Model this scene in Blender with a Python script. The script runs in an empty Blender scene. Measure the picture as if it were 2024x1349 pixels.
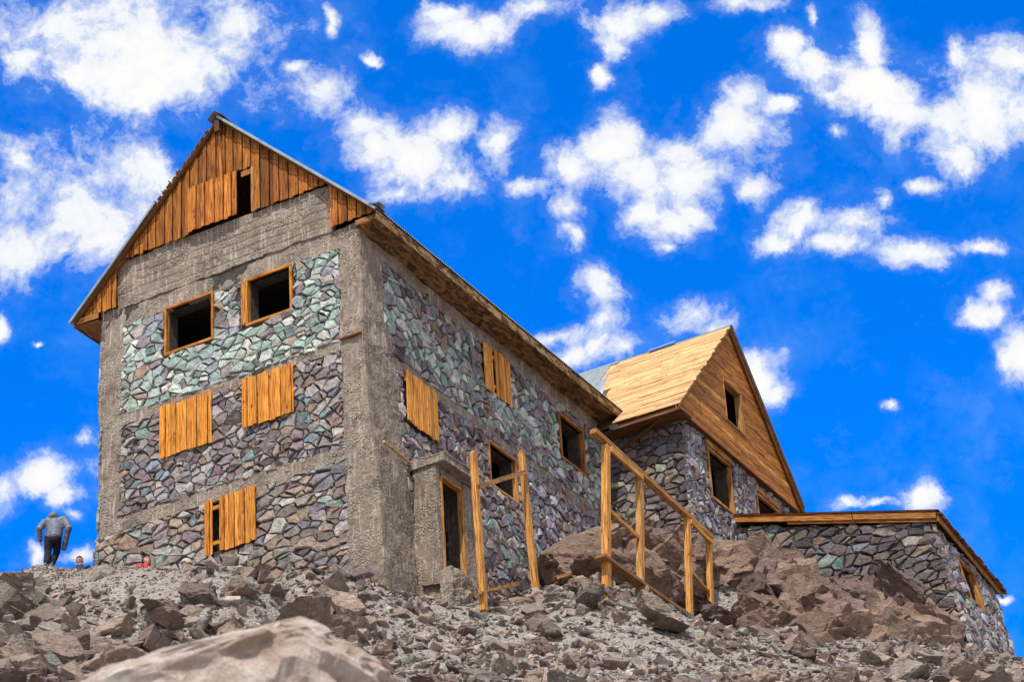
import bpy, bmesh, math, random
import numpy as np
from mathutils import Vector, Matrix

scene = bpy.context.scene
COL = scene.collection
R = math.radians

# ------------------------------------------------------------------ camera
cam_data = bpy.data.cameras.new('camera')
cam = bpy.data.objects.new('camera', cam_data)
COL.objects.link(cam)
CAM = Vector((27.426, -44.640, -25.552))
cr = Vector((0.86567753, 0.49734742, -0.05699085))
cu = Vector((0.29033362, -0.40605968, 0.86649981))
cf = Vector((-0.40780976, 0.76665578, 0.49591341))
m = Matrix((cr, cu, -cf)).transposed().to_4x4()
m.translation = CAM
cam.matrix_world = m
cam_data.sensor_width = 36.0
cam_data.lens = 5500 / 2024 * 36.0
cam_data.clip_start = 0.5
cam_data.clip_end = 4000
cam_data.dof.use_dof = True
cam_data.dof.focus_distance = 62.0
cam_data.dof.aperture_fstop = 6.3
scene.camera = cam

# ------------------------------------------------------------------ light
SUN_EL, SUN_AZ = 56.0, 163.0       # degrees; azimuth clockwise from +y
sd = bpy.data.lights.new('sun', 'SUN')
sd.energy = 4.3
sd.angle = R(1.0)
sd.color = (1.0, 0.95, 0.87)
sun = bpy.data.objects.new('sun', sd)
COL.objects.link(sun)
sdir = Vector((math.sin(R(SUN_AZ)) * math.cos(R(SUN_EL)), math.cos(R(SUN_AZ)) * math.cos(R(SUN_EL)), math.sin(R(SUN_EL))))
sun.rotation_euler = sdir.to_track_quat('Z', 'Y').to_euler()
scene.view_settings.view_transform = 'Standard'
scene.view_settings.look = 'None'
scene.view_settings.exposure = 0.0
scene.view_settings.gamma = 1.0


class NT:
    """small node tree writer"""
    def __init__(self, tree):
        self.t = tree
        tree.nodes.clear()

    def n(self, kind, ins=None, **props):
        nd = self.t.nodes.new(kind)
        for k, v in props.items():
            setattr(nd, k, v)
        for k, v in (ins or {}).items():
            sock = nd.inputs[k]
            if isinstance(v, bpy.types.NodeSocket):
                self.t.links.new(v, sock)
            else:
                sock.default_value = v
        return nd

    def math(self, op, a, b=0.0, c=None, clamp=False):
        ins = {0: a, 1: b}
        if c is not None:
            ins[2] = c
        return self.n('ShaderNodeMath', ins, operation=op, use_clamp=clamp).outputs[0]

    def vmath(self, op, a, b=(0, 0, 0), c=None):
        ins = {0: a, 1: b}
        if c is not None:
            ins[2] = c
        nd = self.n('ShaderNodeVectorMath', ins, operation=op)
        return nd.outputs['Value'] if op in ('DOT_PRODUCT', 'LENGTH', 'DISTANCE') else nd.outputs[0]

    def noise(self, vec, scale, detail=4.0, rough=0.55, dist=0.0, out=0):
        return self.n('ShaderNodeTexNoise', {'Vector': vec, 'Scale': scale, 'Detail': detail, 'Roughness': rough, 'Distortion': dist}).outputs[out]

    def ramp(self, fac, a, b, lo=0.0, hi=1.0, interp='LINEAR'):
        return self.n('ShaderNodeMapRange', {0: fac, 1: a, 2: b, 3: lo, 4: hi}, interpolation_type=interp, clamp=True).outputs[0]

    def mix(self, fac, a, b, blend='MIX'):
        nd = self.n('ShaderNodeMix', data_type='RGBA', blend_type=blend)
        for i, v in ((0, fac), (6, a), (7, b)):
            if isinstance(v, bpy.types.NodeSocket):
                self.t.links.new(v, nd.inputs[i])
            else:
                nd.inputs[i].default_value = v if i == 0 or len(v) == 4 else (*v, 1)
        return nd.outputs[2]


# ------------------------------------------------------------------ sky: physical sky, cumulus fields fixed by direction
world = bpy.data.worlds.new('World')
scene.world = world
world.use_nodes = True
S = NT(world.node_tree)
tc = S.n('ShaderNodeTexCoord').outputs['Generated']
sky = S.n('ShaderNodeTexSky', sky_type='NISHITA', sun_disc=False, sun_elevation=R(SUN_EL), sun_rotation=R(SUN_AZ),
          altitude=3000.0, air_density=1.0, dust_density=0.2, ozone_density=3.0).outputs[0]
# chart of the north-western sky at 30 degrees up: X to the right, Y up
CR, CU, CF = (0.8829, 0.4696, 0.0), (0.2329, -0.4379, 0.8683), (-0.4078, 0.7667, 0.4959)
dz = S.math('MAXIMUM', S.vmath('DOT_PRODUCT', tc, CF), 0.05)
cx = S.math('DIVIDE', S.vmath('DOT_PRODUCT', tc, CR), dz)
cy = S.math('DIVIDE', S.vmath('DOT_PRODUCT', tc, CU), dz)
P0 = S.n('ShaderNodeCombineXYZ', {0: cx, 1: cy}).outputs[0]
w1 = S.vmath('SUBTRACT', S.noise(P0, 14.0, 3, 0.55, out=1), (0.5, 0.5, 0.5))
w2 = S.vmath('SUBTRACT', S.noise(P0, 48.0, 8, 0.66, out=1), (0.5, 0.5, 0.5))
Pw = S.vmath('MULTIPLY_ADD', w1, (0.020, 0.016, 0), P0)
Pw = S.vmath('MULTIPLY_ADD', w2, (0.016, 0.013, 0), Pw)
CLOUDS = [(-0.1274,0.1184,0.0508,0.0248), (-0.1082,0.1062,0.0319,0.0189), (-0.1527,0.1219,0.0213,0.0106), (-0.1216,0.0962,0.0118,0.0071), (-0.1644,0.1108,0.0118,0.0071), (-0.0964,0.1200,0.0189,0.0142), (-0.1429,0.1049,0.0213,0.0118), (-0.1530,0.0618,0.0355,0.0225), (-0.1705,0.0447,0.0260,0.0142), (-0.1343,0.0697,0.0201,0.0118), (-0.1468,0.0450,0.0177,0.0118), (-0.1749,0.0760,0.0071,0.0071), (-0.1250,0.0727,0.0095,0.0071), (-0.1372,0.0535,0.0142,0.0118), (-0.0672,0.0917,0.0142,0.0106), (-0.0516,0.0806,0.0142,0.0083), (-0.0449,0.0711,0.0165,0.0118), (-0.0289,0.0646,0.0225,0.0142), (-0.0191,0.0758,0.0130,0.0083), (-0.0183,0.0602,0.0106,0.0095), (-0.0378,0.0542,0.0106,0.0052), (-0.0740,0.1003,0.0071,0.0033), (-0.0004,0.0696,0.0085,0.0090), (-0.0075,0.1142,0.0201,0.0090), (0.0165,0.1177,0.0142,0.0066), (-0.0161,0.1206,0.0118,0.0047), (0.0453,0.1129,0.0165,0.0083), (0.0581,0.1135,0.0118,0.0071), (0.0438,0.1044,0.0061,0.0057), (0.0385,0.0920,0.0038,0.0043), (-0.0446,0.1039,0.0038,0.0021), (-0.0586,0.1185,0.0033,0.0061), (0.0874,0.1156,0.0165,0.0043), (0.1180,0.1105,0.0028,0.0059), (0.0448,0.0716,0.0066,0.0095), (0.0255,0.0610,0.0142,0.0090), (0.0106,0.0556,0.0106,0.0047), (0.0488,0.0558,0.0225,0.0118), (0.0742,0.0541,0.0236,0.0099), (0.0621,0.0640,0.0165,0.0083), (0.0826,0.0700,0.0165,0.0106), (0.0869,0.0806,0.0106,0.0099), (0.1012,0.0770,0.0090,0.0052), (0.0247,0.0483,0.0095,0.0083), (0.0240,0.0383,0.0061,0.0083), (0.0480,0.0431,0.0118,0.0061), (0.0586,0.0388,0.0165,0.0071), (0.0545,0.0318,0.0052,0.0047), (0.0404,0.0655,0.0118,0.0095), (0.0885,0.0496,0.0095,0.0071), (0.1036,0.0996,0.0118,0.0071), (0.1168,0.0914,0.0142,0.0099), (0.1354,0.0975,0.0076,0.0118), (0.1307,0.0814,0.0260,0.0142), (0.1447,0.0732,0.0189,0.0142), (0.1197,0.0803,0.0095,0.0059), (0.1207,0.0684,0.0061,0.0038), (0.1705,0.0770,0.0225,0.0201), (0.1830,0.0871,0.0130,0.0118), (0.1619,0.0575,0.0095,0.0095), (0.1790,0.0673,0.0142,0.0118), (0.1678,0.0917,0.0061,0.0085), (0.1466,0.0457,0.0095,0.0038), (0.1607,0.0667,0.0142,0.0118), (0.1095,0.0363,0.0165,0.0083), (0.0963,0.0290,0.0083,0.0047), (0.1276,0.0342,0.0142,0.0085), (0.1354,0.0419,0.0047,0.0066), (0.1433,0.0232,0.0130,0.0057), (0.1199,0.0275,0.0142,0.0047), (0.0298,0.0152,0.0095,0.0106), (0.0318,0.0041,0.0076,0.0118), (0.0160,0.0000,0.0177,0.0047), (0.0246,-0.0073,0.0118,0.0052), (0.0321,-0.0050,0.0083,0.0059), (0.0655,0.0046,0.0118,0.0076), (0.0725,0.0005,0.0071,0.0043), (0.0894,-0.0197,0.0106,0.0076), (0.0963,-0.0266,0.0099,0.0066), (0.1191,-0.0672,0.0106,0.0033), (0.1409,-0.0678,0.0113,0.0052), (0.1281,-0.0684,0.0118,0.0024), (0.1699,-0.0013,0.0113,0.0061), (0.1811,-0.0112,0.0085,0.0130), (0.1697,0.0242,0.0095,0.0033), (0.1741,0.0075,0.0061,0.0052), (0.1326,-0.0339,0.0033,0.0021), (0.1799,-0.0148,0.0071,0.0095), (-0.1713,-0.0354,0.0189,0.0076), (-0.1618,-0.0442,0.0095,0.0059), (-0.1550,-0.0233,0.0052,0.0038), (-0.1811,0.0172,0.0038,0.0052), (-0.1870,-0.0389,0.0095,0.0083), (-0.1595,-0.0507,0.0033,0.0033), (-0.1758,-0.0628,0.0047,0.0043), (-0.1596,-0.0662,0.0099,0.0038), (-0.1659,0.0105,0.0028,0.0012), (0.1696,-0.1024,0.0038,0.0019)]
f = None
for (bx, by, rx, ry) in CLOUDS:
    l = S.vmath('LENGTH', S.vmath('MULTIPLY_ADD', Pw, (1 / rx, 1 / ry, 0), (-bx / rx, -by / ry, 0)))
    f = S.math('SUBTRACT', 1.0, l) if f is None else S.math('SMOOTH_MAX', f, S.math('SUBTRACT', 1.0, l), 0.35)
# beyond the chart unseen noise cumulus is kept dense to whiten the fill light
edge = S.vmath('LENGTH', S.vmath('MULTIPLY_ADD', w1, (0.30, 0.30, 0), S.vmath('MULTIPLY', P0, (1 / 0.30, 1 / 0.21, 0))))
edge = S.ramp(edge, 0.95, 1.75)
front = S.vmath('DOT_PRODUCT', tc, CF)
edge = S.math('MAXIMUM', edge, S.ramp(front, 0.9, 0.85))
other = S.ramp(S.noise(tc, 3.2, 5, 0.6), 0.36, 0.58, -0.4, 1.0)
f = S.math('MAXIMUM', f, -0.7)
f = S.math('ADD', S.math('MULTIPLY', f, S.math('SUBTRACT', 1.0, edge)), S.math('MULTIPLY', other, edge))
det = S.math('SUBTRACT', S.noise(Pw, 34.0, 13, 0.67, 0.25), 0.5)
det2 = S.math('SUBTRACT', S.noise(P0, 17.0, 4, 0.6), 0.5)
fine = S.math('SUBTRACT', S.noise(P0, 150.0, 8, 0.75), 0.5)
d = S.math('ADD', S.math('MULTIPLY_ADD', det, 3.4, f), S.math('MULTIPLY_ADD', fine, 1.1, S.math('MULTIPLY', det2, 0.7)))
alpha = S.ramp(d, -0.08, 0.70)
veil = S.ramp(d, -0.5, 0.2, 0.0, 0.08)
alpha = S.math('MAXIMUM', alpha, veil)
body = S.ramp(S.math('MULTIPLY_ADD', det2, 0.8, d), 0.15, 1.15)
cloud = S.mix(body, (0.74, 0.82, 0.96), (1.0, 0.99, 0.98))
wisp = S.math('MULTIPLY', S.ramp(S.math('MULTIPLY_ADD', det2, 0.8, S.noise(Pw, 30.0, 7, 0.7)), 0.48, 0.85), 0.30)
# cloud towards the sun, out of view, is brightened for soft fill light
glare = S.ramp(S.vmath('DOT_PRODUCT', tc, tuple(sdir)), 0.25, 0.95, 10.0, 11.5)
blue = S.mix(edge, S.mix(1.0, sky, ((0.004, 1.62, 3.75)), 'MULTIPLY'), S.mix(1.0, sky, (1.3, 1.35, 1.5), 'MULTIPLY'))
blue = S.mix(wisp, blue, (1.6, 4.2, 9.6))
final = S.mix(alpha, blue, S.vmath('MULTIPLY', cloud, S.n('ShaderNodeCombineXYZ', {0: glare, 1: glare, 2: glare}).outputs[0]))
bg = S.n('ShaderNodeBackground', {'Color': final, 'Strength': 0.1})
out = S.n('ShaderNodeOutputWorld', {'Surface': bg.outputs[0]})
world.cycles.sampling_method = 'MANUAL'
world.cycles.sample_map_resolution = 512


# ------------------------------------------------------------------ numeric noise
def _hash(ix, iy, iz, seed):
    h = (ix.astype(np.int64) * 73856093) ^ (iy.astype(np.int64) * 19349663) ^ (iz.astype(np.int64) * 83492791) ^ (seed * 2654435761)
    h = (h ^ (h >> 13)) * 1274126177
    h = h & 0x7fffffff
    h = (h ^ (h >> 15)) * 2246822519 & 0x7fffffff
    return (h & 0xffffff) / float(0xffffff)


def vnoise(p, seed=0):
    p = np.asarray(p, float)
    i = np.floor(p).astype(np.int64)
    f = p - i
    f = f * f * (3 - 2 * f)
    r = 0
    for dx in (0, 1):
        for dy in (0, 1):
            for dz_ in (0, 1):
                w = (f[..., 0] if dx else 1 - f[..., 0]) * (f[..., 1] if dy else 1 - f[..., 1]) * (f[..., 2] if dz_ else 1 - f[..., 2])
                r = r + w * _hash(i[..., 0] + dx, i[..., 1] + dy, i[..., 2] + dz_, seed)
    return r * 2 - 1


def fbm(p, octs=4, seed=0, gain=0.5):
    p = np.asarray(p, float)
    a, s, t = 1.0, 0, 0
    for o in range(octs):
        s = s + a * vnoise(p * 2 ** o + o * 17.3, seed + o)
        t += a
        a *= gain
    return s / t


# ------------------------------------------------------------------ mesh collector
class MB:
    def __init__(self):
        self.v, self.f, self.mi, self.c, self.uv = [], [], [], [], []

    def add(self, verts, faces, col=(0.5, 0.5, 0.5), mi=0, uvs=None):
        b = len(self.v)
        self.v.extend([tuple(map(float, p)) for p in verts])
        for k, fc in enumerate(faces):
            self.f.append([b + i for i in fc])
            self.mi.append(mi)
            self.c.append(col if not isinstance(col, list) else col[k])
            if uvs is None:
                self.uv.extend([(0.0, 0.0)] * len(fc))
            else:
                self.uv.extend(uvs[k])

    def board(self, o, L, W, T, col=(0.5, 0.3, 0.1), mi=0, jit=0.0, rnd=random):
        """a sawn board: corner o, length, width and thickness vectors; grain runs along L"""
        o, L, W, T = Vector(o), Vector(L), Vector(W), Vector(T)
        v = [o, o + L, o + L + W, o + W, o + T, o + L + T, o + L + W + T, o + W + T]
        if jit:
            v = [p + Vector((rnd.uniform(-jit, jit), rnd.uniform(-jit, jit), rnd.uniform(-jit, jit))) for p in v]
        fs = [(0, 3, 2, 1), (4, 5, 6, 7), (0, 1, 5, 4), (1, 2, 6, 5), (2, 3, 7, 6), (3, 0, 4, 7)]
        if L.cross(W).dot(T) < 0:
            fs = [tuple(reversed(q)) for q in fs]
        l, w, t = L.length, W.length, T.length
        oa, ob = rnd.uniform(0, 40), rnd.uniform(0, 40)
        q = [(0, 0), (l, 0), (l, w), (0, w), (0, t), (l, t), (l, w + t), (0, w + t)]
        uvs = [[(q[i][0] + oa, q[i][1] + ob) for i in fc] for fc in fs]
        self.add(v, fs, col, mi, uvs)

    def prism(self, pts, O, U, V, N, t, col=(0.5, 0.3, 0.1), mi=0, along='v', rnd=random):
        """flat polygon pts (u,v) given a thickness t towards N"""
        O, U, V, N = Vector(O), Vector(U), Vector(V), Vector(N)
        n = len(pts)
        vb = [O + U * a + V * b for a, b in pts]
        vt = [p + N * t for p in vb]
        area = sum(pts[i][0] * pts[(i + 1) % n][1] - pts[(i + 1) % n][0] * pts[i][1] for i in range(n))
        flip = (area < 0) != (U.cross(V).dot(N) < 0)
        fs = [tuple(range(n))[::-1], tuple(range(n, 2 * n))] + [(i, (i + 1) % n, n + (i + 1) % n, n + i) for i in range(n)]
        if flip:
            fs = [tuple(reversed(q)) for q in fs]
        oa, ob = rnd.uniform(0, 40), rnd.uniform(0, 40)

        def uvof(i):
            a, b = pts[i % n]
            e = t if i >= n else 0
            return (b + oa, a + e + ob) if along == 'v' else (a + oa, b + e + ob)
        self.add(vb + vt, fs, col, mi, [[uvof(i) for i in fc] for fc in fs])

    def build(self, name, mats, parent=None, smooth=False):
        me = bpy.data.meshes.new(name)
        nv, nf = len(self.v), len(self.f)
        lens = np.array([len(x) for x in self.f], dtype=np.int32)
        loops = np.fromiter((i for x in self.f for i in x), dtype=np.int32, count=int(lens.sum()))
        me.vertices.add(nv)
        me.vertices.foreach_set('co', np.array(self.v, dtype=np.float32).ravel())
        me.loops.add(len(loops))
        me.loops.foreach_set('vertex_index', loops)
        me.polygons.add(nf)
        starts = np.concatenate([[0], np.cumsum(lens)[:-1]]).astype(np.int32)
        me.polygons.foreach_set('loop_start', starts)
        me.polygons.foreach_set('material_index', np.array(self.mi, dtype=np.int32))
        me.polygons.foreach_set('use_smooth', np.full(nf, smooth))
        me.update(calc_edges=True)
        finish(me, mats, np.repeat(np.array(self.c, dtype=np.float32)[:, :3], lens, axis=0), np.array(self.uv, dtype=np.float32))
        return link(name, me, parent)


def finish(me, mats, lc, uv=None):
    n = len(me.loops)
    a = me.attributes.new('Col', 'FLOAT_COLOR', 'CORNER')
    a.data.foreach_set('color', np.concatenate([lc, np.ones((n, 1), np.float32)], axis=1).astype(np.float32).ravel())
    if uv is not None:
        u = me.uv_layers.new(name='UVMap')
        u.data.foreach_set('uv', uv.ravel())
    for mt in (mats if isinstance(mats, (list, tuple)) else [mats]):
        me.materials.append(mt)
    me.validate()


def link(name, me, parent=None):
    o = bpy.data.objects.new(name, me)
    COL.objects.link(o)
    if parent is not None:
        o.parent = parent
        o.matrix_parent_inverse = Matrix.Identity(4)
        o.location = -root_loc(parent)
    return o


def root_loc(p):
    s = Vector((0, 0, 0))
    while p is not None:
        s = s + p.location
        p = p.parent
    return s


def grid_mesh(name, V3, mats, lc=None, parent=None, smooth=False):
    """V3: (n,m,3) array of points -> one sheet"""
    n, mm = V3.shape[:2]
    idx = np.arange(n * mm).reshape(n, mm)
    q = np.stack([idx[:-1, :-1], idx[:-1, 1:], idx[1:, 1:], idx[1:, :-1]], axis=-1).reshape(-1, 4)
    return tri_mesh(name, V3.reshape(-1, 3), q, mats, lc, parent, smooth)


def tri_mesh(name, V, F, mats, lc=None, parent=None, smooth=False):
    """V (n,3), F (m,k) arrays, lc per-face colours (m,3)"""
    me = bpy.data.meshes.new(name)
    F = np.asarray(F, np.int32)
    mF, k = F.shape
    me.vertices.add(len(V))
    me.vertices.foreach_set('co', np.asarray(V, np.float32).ravel())
    me.loops.add(mF * k)
    me.loops.foreach_set('vertex_index', F.ravel())
    me.polygons.add(mF)
    me.polygons.foreach_set('loop_start', (np.arange(mF) * k).astype(np.int32))
    me.polygons.foreach_set('use_smooth', np.full(mF, smooth))
    me.update(calc_edges=True)
    if lc is None:
        lc = np.full((mF, 3), 0.4)
    finish(me, mats, np.repeat(np.asarray(lc, np.float32), k, axis=0))
    return link(name, me, parent)


def tag(o, label=None, cat=None, group=None, kind=None):
    for k, v in (('label', label), ('category', cat), ('group', group), ('kind', kind)):
        if v:
            o[k] = v
    return o


def thing(name, label, cat, loc=(0, 0, 0), group=None):
    o = bpy.data.objects.new(name, None)
    COL.objects.link(o)
    o.location = loc
    return tag(o, label, cat, group)


# ------------------------------------------------------------------ materials
def material(name, rough=0.85, spec=0.3):
    mt = bpy.data.materials.new(name)
    mt.use_nodes = True
    N = NT(mt.node_tree)
    bs = N.n('ShaderNodeBsdfPrincipled', {'Roughness': rough, 'Specular IOR Level': spec})
    N.n('ShaderNodeOutputMaterial', {'Surface': bs.outputs[0]})
    pos = N.n('ShaderNodeNewGeometry').outputs['Position']
    return mt, N, bs, pos


def setin(N, bs, key, v):
    if isinstance(v, bpy.types.NodeSocket):
        N.t.links.new(v, bs.inputs[key])
    else:
        bs.inputs[key].default_value = v


def bump(N, bs, h, strength=0.5, dist=0.02):
    b = N.n('ShaderNodeBump', {'Strength': strength, 'Distance': dist, 'Height': h})
    N.t.links.new(b.outputs[0], bs.inputs['Normal'])


def col_attr(N):
    return N.n('ShaderNodeAttribute', attribute_name='Col').outputs['Color']


def m_stone():
    mt, N, bs, pos = material('rubble stone', 0.8)
    c = col_attr(N)
    a = N.noise(pos, 7.0, 6, 0.65)
    b = N.noise(pos, 38.0, 5, 0.7)
    v = N.math('MULTIPLY_ADD', N.math('SUBTRACT', a, 0.5), 2.4, N.math('MULTIPLY_ADD', b, 1.3, 0.42))
    c2 = N.mix(1.0, c, N.n('ShaderNodeCombineXYZ', {0: v, 1: v, 2: v}).outputs[0], 'MULTIPLY')
    stain = N.ramp(N.noise(pos, 5.0, 4, 0.6, out=0), 0.56, 0.70, 0.0, 0.45)
    c2 = N.mix(stain, c2, (0.30, 0.20, 0.13))
    pale = N.ramp(N.noise(pos, 16.0, 6, 0.7), 0.60, 0.72, 0.0, 0.45)
    c2 = N.mix(pale, c2, (0.52, 0.49, 0.46))
    setin(N, bs, 'Base Color', c2)
    h = N.math('ADD', N.noise(pos, 18.0, 8, 0.7), N.math('MULTIPLY', N.noise(pos, 5.0, 3, 0.5), 1.5))
    bump(N, bs, h, 0.9, 0.05)
    return mt


def m_mortar():
    mt, N, bs, pos = material('rough mortar', 0.95)
    a = N.noise(pos, 9.0, 6, 0.7)
    c = N.mix(N.ramp(a, 0.3, 0.7), (0.035, 0.029, 0.025), (0.12, 0.10, 0.085))
    setin(N, bs, 'Base Color', c)
    bump(N, bs, N.noise(pos, 30.0, 6, 0.75), 1.0, 0.04)
    return mt


def m_concrete():
    mt, N, bs, pos = material('weathered concrete', 0.95)
    base = N.noise(pos, 1.6, 6, 0.62)
    c = N.mix(N.ramp(base, 0.32, 0.68), (0.185, 0.138, 0.105), (0.39, 0.312, 0.245))
    # exposed pebbles
    vo = N.n('ShaderNodeTexVoronoi', {'Vector': pos, 'Scale': 21.0, 'Randomness': 1.0})
    rnd = vo.outputs['Color']
    peb = N.ramp(vo.outputs['Distance'], 0.30, 0.62, 1.0, 0.0)
    grey = N.mix(N.n('ShaderNodeSeparateColor', {0: rnd}).outputs[0], (0.07, 0.055, 0.045), (0.66, 0.57, 0.47))
    rough_zone = N.ramp(N.noise(pos, 2.1, 5, 0.6, 0.4), 0.44, 0.56)
    c = N.mix(N.math('MULTIPLY', N.math('MULTIPLY', peb, 0.75), rough_zone), c, grey)
    # smooth skin with streaks down the wall
    st = N.noise(N.vmath('MULTIPLY', pos, (5.0, 5.0, 0.55)), 2.6, 5, 0.7)
    sm = N.math('MULTIPLY', N.ramp(st, 0.53, 0.60), N.math('SUBTRACT', 1.0, N.math('MULTIPLY', rough_zone, 0.55)))
    c = N.mix(N.math('MULTIPLY', sm, 0.7), c, (0.60, 0.50, 0.41))
    dk = N.ramp(N.noise(pos, 0.9, 5, 0.65), 0.56, 0.72, 0.0, 0.6)
    c = N.mix(dk, c, (0.10, 0.085, 0.075))
    setin(N, bs, 'Base Color', c)
    h = N.math('MULTIPLY_ADD', N.math('MULTIPLY', peb, rough_zone), 0.8, N.noise(pos, 26.0, 7, 0.75))
    bump(N, bs, h, 0.95, 0.035)
    return mt


def m_wood(name, dark=0.45, knots=True, burn=0.0, grime=0.0):
    mt, N, bs, pos = material(name, 0.72, 0.25)
    uv = N.n('ShaderNodeUVMap', uv_map='UVMap').outputs[0]
    c = col_attr(N)
    wv = N.vmath('MULTIPLY_ADD', N.vmath('SUBTRACT', N.noise(uv, 1.7, 2, 0.5, out=1), (0.5, 0.5, 0.5)), (0.0, 0.05, 0), uv)
    g = N.noise(N.vmath('MULTIPLY', wv, (1.2, 26.0, 1)), 1.6, 6, 0.62)
    g2 = N.noise(N.vmath('MULTIPLY', wv, (3.0, 120.0, 1)), 1.3, 3, 0.6)
    k = N.math('MULTIPLY_ADD', N.ramp(g, 0.38, 0.58), 1.05 - dark, dark)
    k = N.math('MULTIPLY', k, N.math('MULTIPLY_ADD', g2, 0.6, 0.75))
    c2 = N.mix(1.0, c, N.n('ShaderNodeCombineXYZ', {0: k, 1: N.math('POWER', k, 1.35), 2: N.math('POWER', k, 1.9)}).outputs[0], 'MULTIPLY')
    if knots:
        vo = N.n('ShaderNodeTexVoronoi', {'Vector': N.vmath('MULTIPLY', uv, (1.0, 2.4, 1)), 'Scale': 2.1}).outputs['Distance']
        kn = N.ramp(vo, 0.07, 0.15, 0.9, 0.0)
        c2 = N.mix(kn, c2, (0.10, 0.035, 0.012))
    if burn:
        bm = N.ramp(N.noise(N.vmath('MULTIPLY', uv, (1.1, 2.6, 1)), 2.2, 4, 0.6, 1.2), 0.44, 0.58, 0.0, burn)
        c2 = N.mix(bm, c2, (0.045, 0.020, 0.010))
    if grime:
        gm = N.ramp(N.noise(pos, 2.6, 5, 0.65), 0.50, 0.68, 0.0, grime)
        c2 = N.mix(gm, c2, (0.075, 0.045, 0.028))
    setin(N, bs, 'Base Color', c2)
    bump(N, bs, g, 0.35, 0.01)
    return mt


def m_plain(name, col, rough=0.7, var=0.25, scale=12.0, metal=0.0, spec=0.3, b=0.2):
    mt, N, bs, pos = material(name, rough, spec)
    a = N.noise(pos, scale, 5, 0.6)
    lo = tuple(x * (1 - var) for x in col)
    hi = tuple(min(1, x * (1 + var)) for x in col)
    setin(N, bs, 'Base Color', N.mix(N.ramp(a, 0.3, 0.7), lo, hi))
    bs.inputs['Metallic'].default_value = metal
    bump(N, bs, a, b, 0.01)
    return mt


def m_rock():
    mt, N, bs, pos = material('broken rock', 0.88)
    c = col_attr(N)
    a = N.noise(pos, 2.6, 8, 0.68)
    b = N.noise(pos, 17.0, 7, 0.72)
    v = N.math('MULTIPLY_ADD', N.math('SUBTRACT', a, 0.5), 2.1, N.math('MULTIPLY_ADD', b, 1.3, 0.48))
    c2 = N.mix(1.0, c, N.n('ShaderNodeCombineXYZ', {0: v, 1: v, 2: v}).outputs[0], 'MULTIPLY')
    c2 = N.mix(N.ramp(N.noise(pos, 1.8, 6, 0.65, 0.6), 0.54, 0.68, 0.0, 0.55), c2, (0.34, 0.25, 0.18))
    c2 = N.mix(N.ramp(N.noise(pos, 6.0, 7, 0.7, 0.5), 0.58, 0.68, 0.0, 0.6), c2, (0.55, 0.49, 0.43))
    # fine dark cracks
    vo = N.n('ShaderNodeTexVoronoi', {'Vector': N.vmath('MULTIPLY_ADD', N.vmath('SUBTRACT', N.noise(pos, 2.5, 5, 0.6, out=1), (0.5, 0.5, 0.5)), (0.8, 0.8, 0.8), pos), 'Scale': 1.9}, feature='DISTANCE_TO_EDGE').outputs['Distance']
    cr_ = N.math('MULTIPLY', N.ramp(vo, 0.0, 0.018, 1.0, 0.0), N.ramp(a, 0.45, 0.58))
    c2 = N.mix(N.math('MULTIPLY', cr_, 0.8), c2, (0.05, 0.04, 0.038))
    setin(N, bs, 'Base Color', c2)
    strata = N.noise(N.vmath('MULTIPLY', pos, (1.0, 0.6, 3.4)), 4.2, 8, 0.72, 0.4)
    h = N.math('MULTIPLY_ADD', strata, 1.6, b)
    h = N.math('SUBTRACT', h, N.math('MULTIPLY', cr_, 0.8))
    bump(N, bs, h, 1.0, 0.13)
    return mt


def m_ground():
    mt, N, bs, pos = material('gravelly scree', 0.95)
    vo = N.n('ShaderNodeTexVoronoi', {'Vector': pos, 'Scale': 13.0})
    vs = N.n('ShaderNodeTexVoronoi', {'Vector': pos, 'Scale': 34.0})
    sep = N.n('ShaderNodeSeparateColor', {0: vo.outputs['Color']}).outputs
    sep2 = N.n('ShaderNodeSeparateColor', {0: vs.outputs['Color']}).outputs
    c = N.mix(sep[0], (0.12, 0.10, 0.088), (0.46, 0.405, 0.36))
    c = N.mix(N.ramp(sep[1], 0.7, 0.9, 0, 0.6), c, (0.30, 0.33, 0.30))
    c = N.mix(N.ramp(sep2[0], 0.4, 1.0, 0, 0.7), c, (0.50, 0.45, 0.40))
    dirt = N.ramp(N.noise(pos, 1.1, 5, 0.6), 0.42, 0.6)
    c = N.mix(N.math('MULTIPLY', dirt, 0.7), c, (0.33, 0.28, 0.245))
    setin(N, bs, 'Base Color', c)
    h = N.math('ADD', N.math('MULTIPLY', vo.outputs['Distance'], -1.0), N.math('MULTIPLY', vs.outputs['Distance'], -0.5))
    bump(N, bs, h, 1.0, 0.06)
    return mt


def m_pale_rock():
    mt, N, bs, pos = material('pale mottled rock', 0.85)
    a = N.noise(pos, 3.2, 9, 0.68, 0.4)
    c = N.mix(N.ramp(a, 0.36, 0.64), (0.50, 0.37, 0.29), (0.86, 0.76, 0.68))
    c = N.mix(N.ramp(N.noise(pos, 9.0, 8, 0.7, 0.5), 0.52, 0.64, 0.0, 0.55), c, (0.62, 0.42, 0.32))
    c = N.mix(N.ramp(N.noise(pos, 26.0, 6, 0.7), 0.58, 0.68, 0.0, 0.7), c, (0.22, 0.17, 0.14))
    c = N.mix(N.ramp(N.noise(pos, 14.0, 6, 0.7), 0.57, 0.66, 0.0, 0.7), c, (0.90, 0.85, 0.80))
    setin(N, bs, 'Base Color', c)
    bump(N, bs, N.math('ADD', N.noise(pos, 7.0, 10, 0.72), N.math('MULTIPLY', a, 0.8)), 1.0, 0.07)
    return mt


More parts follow.
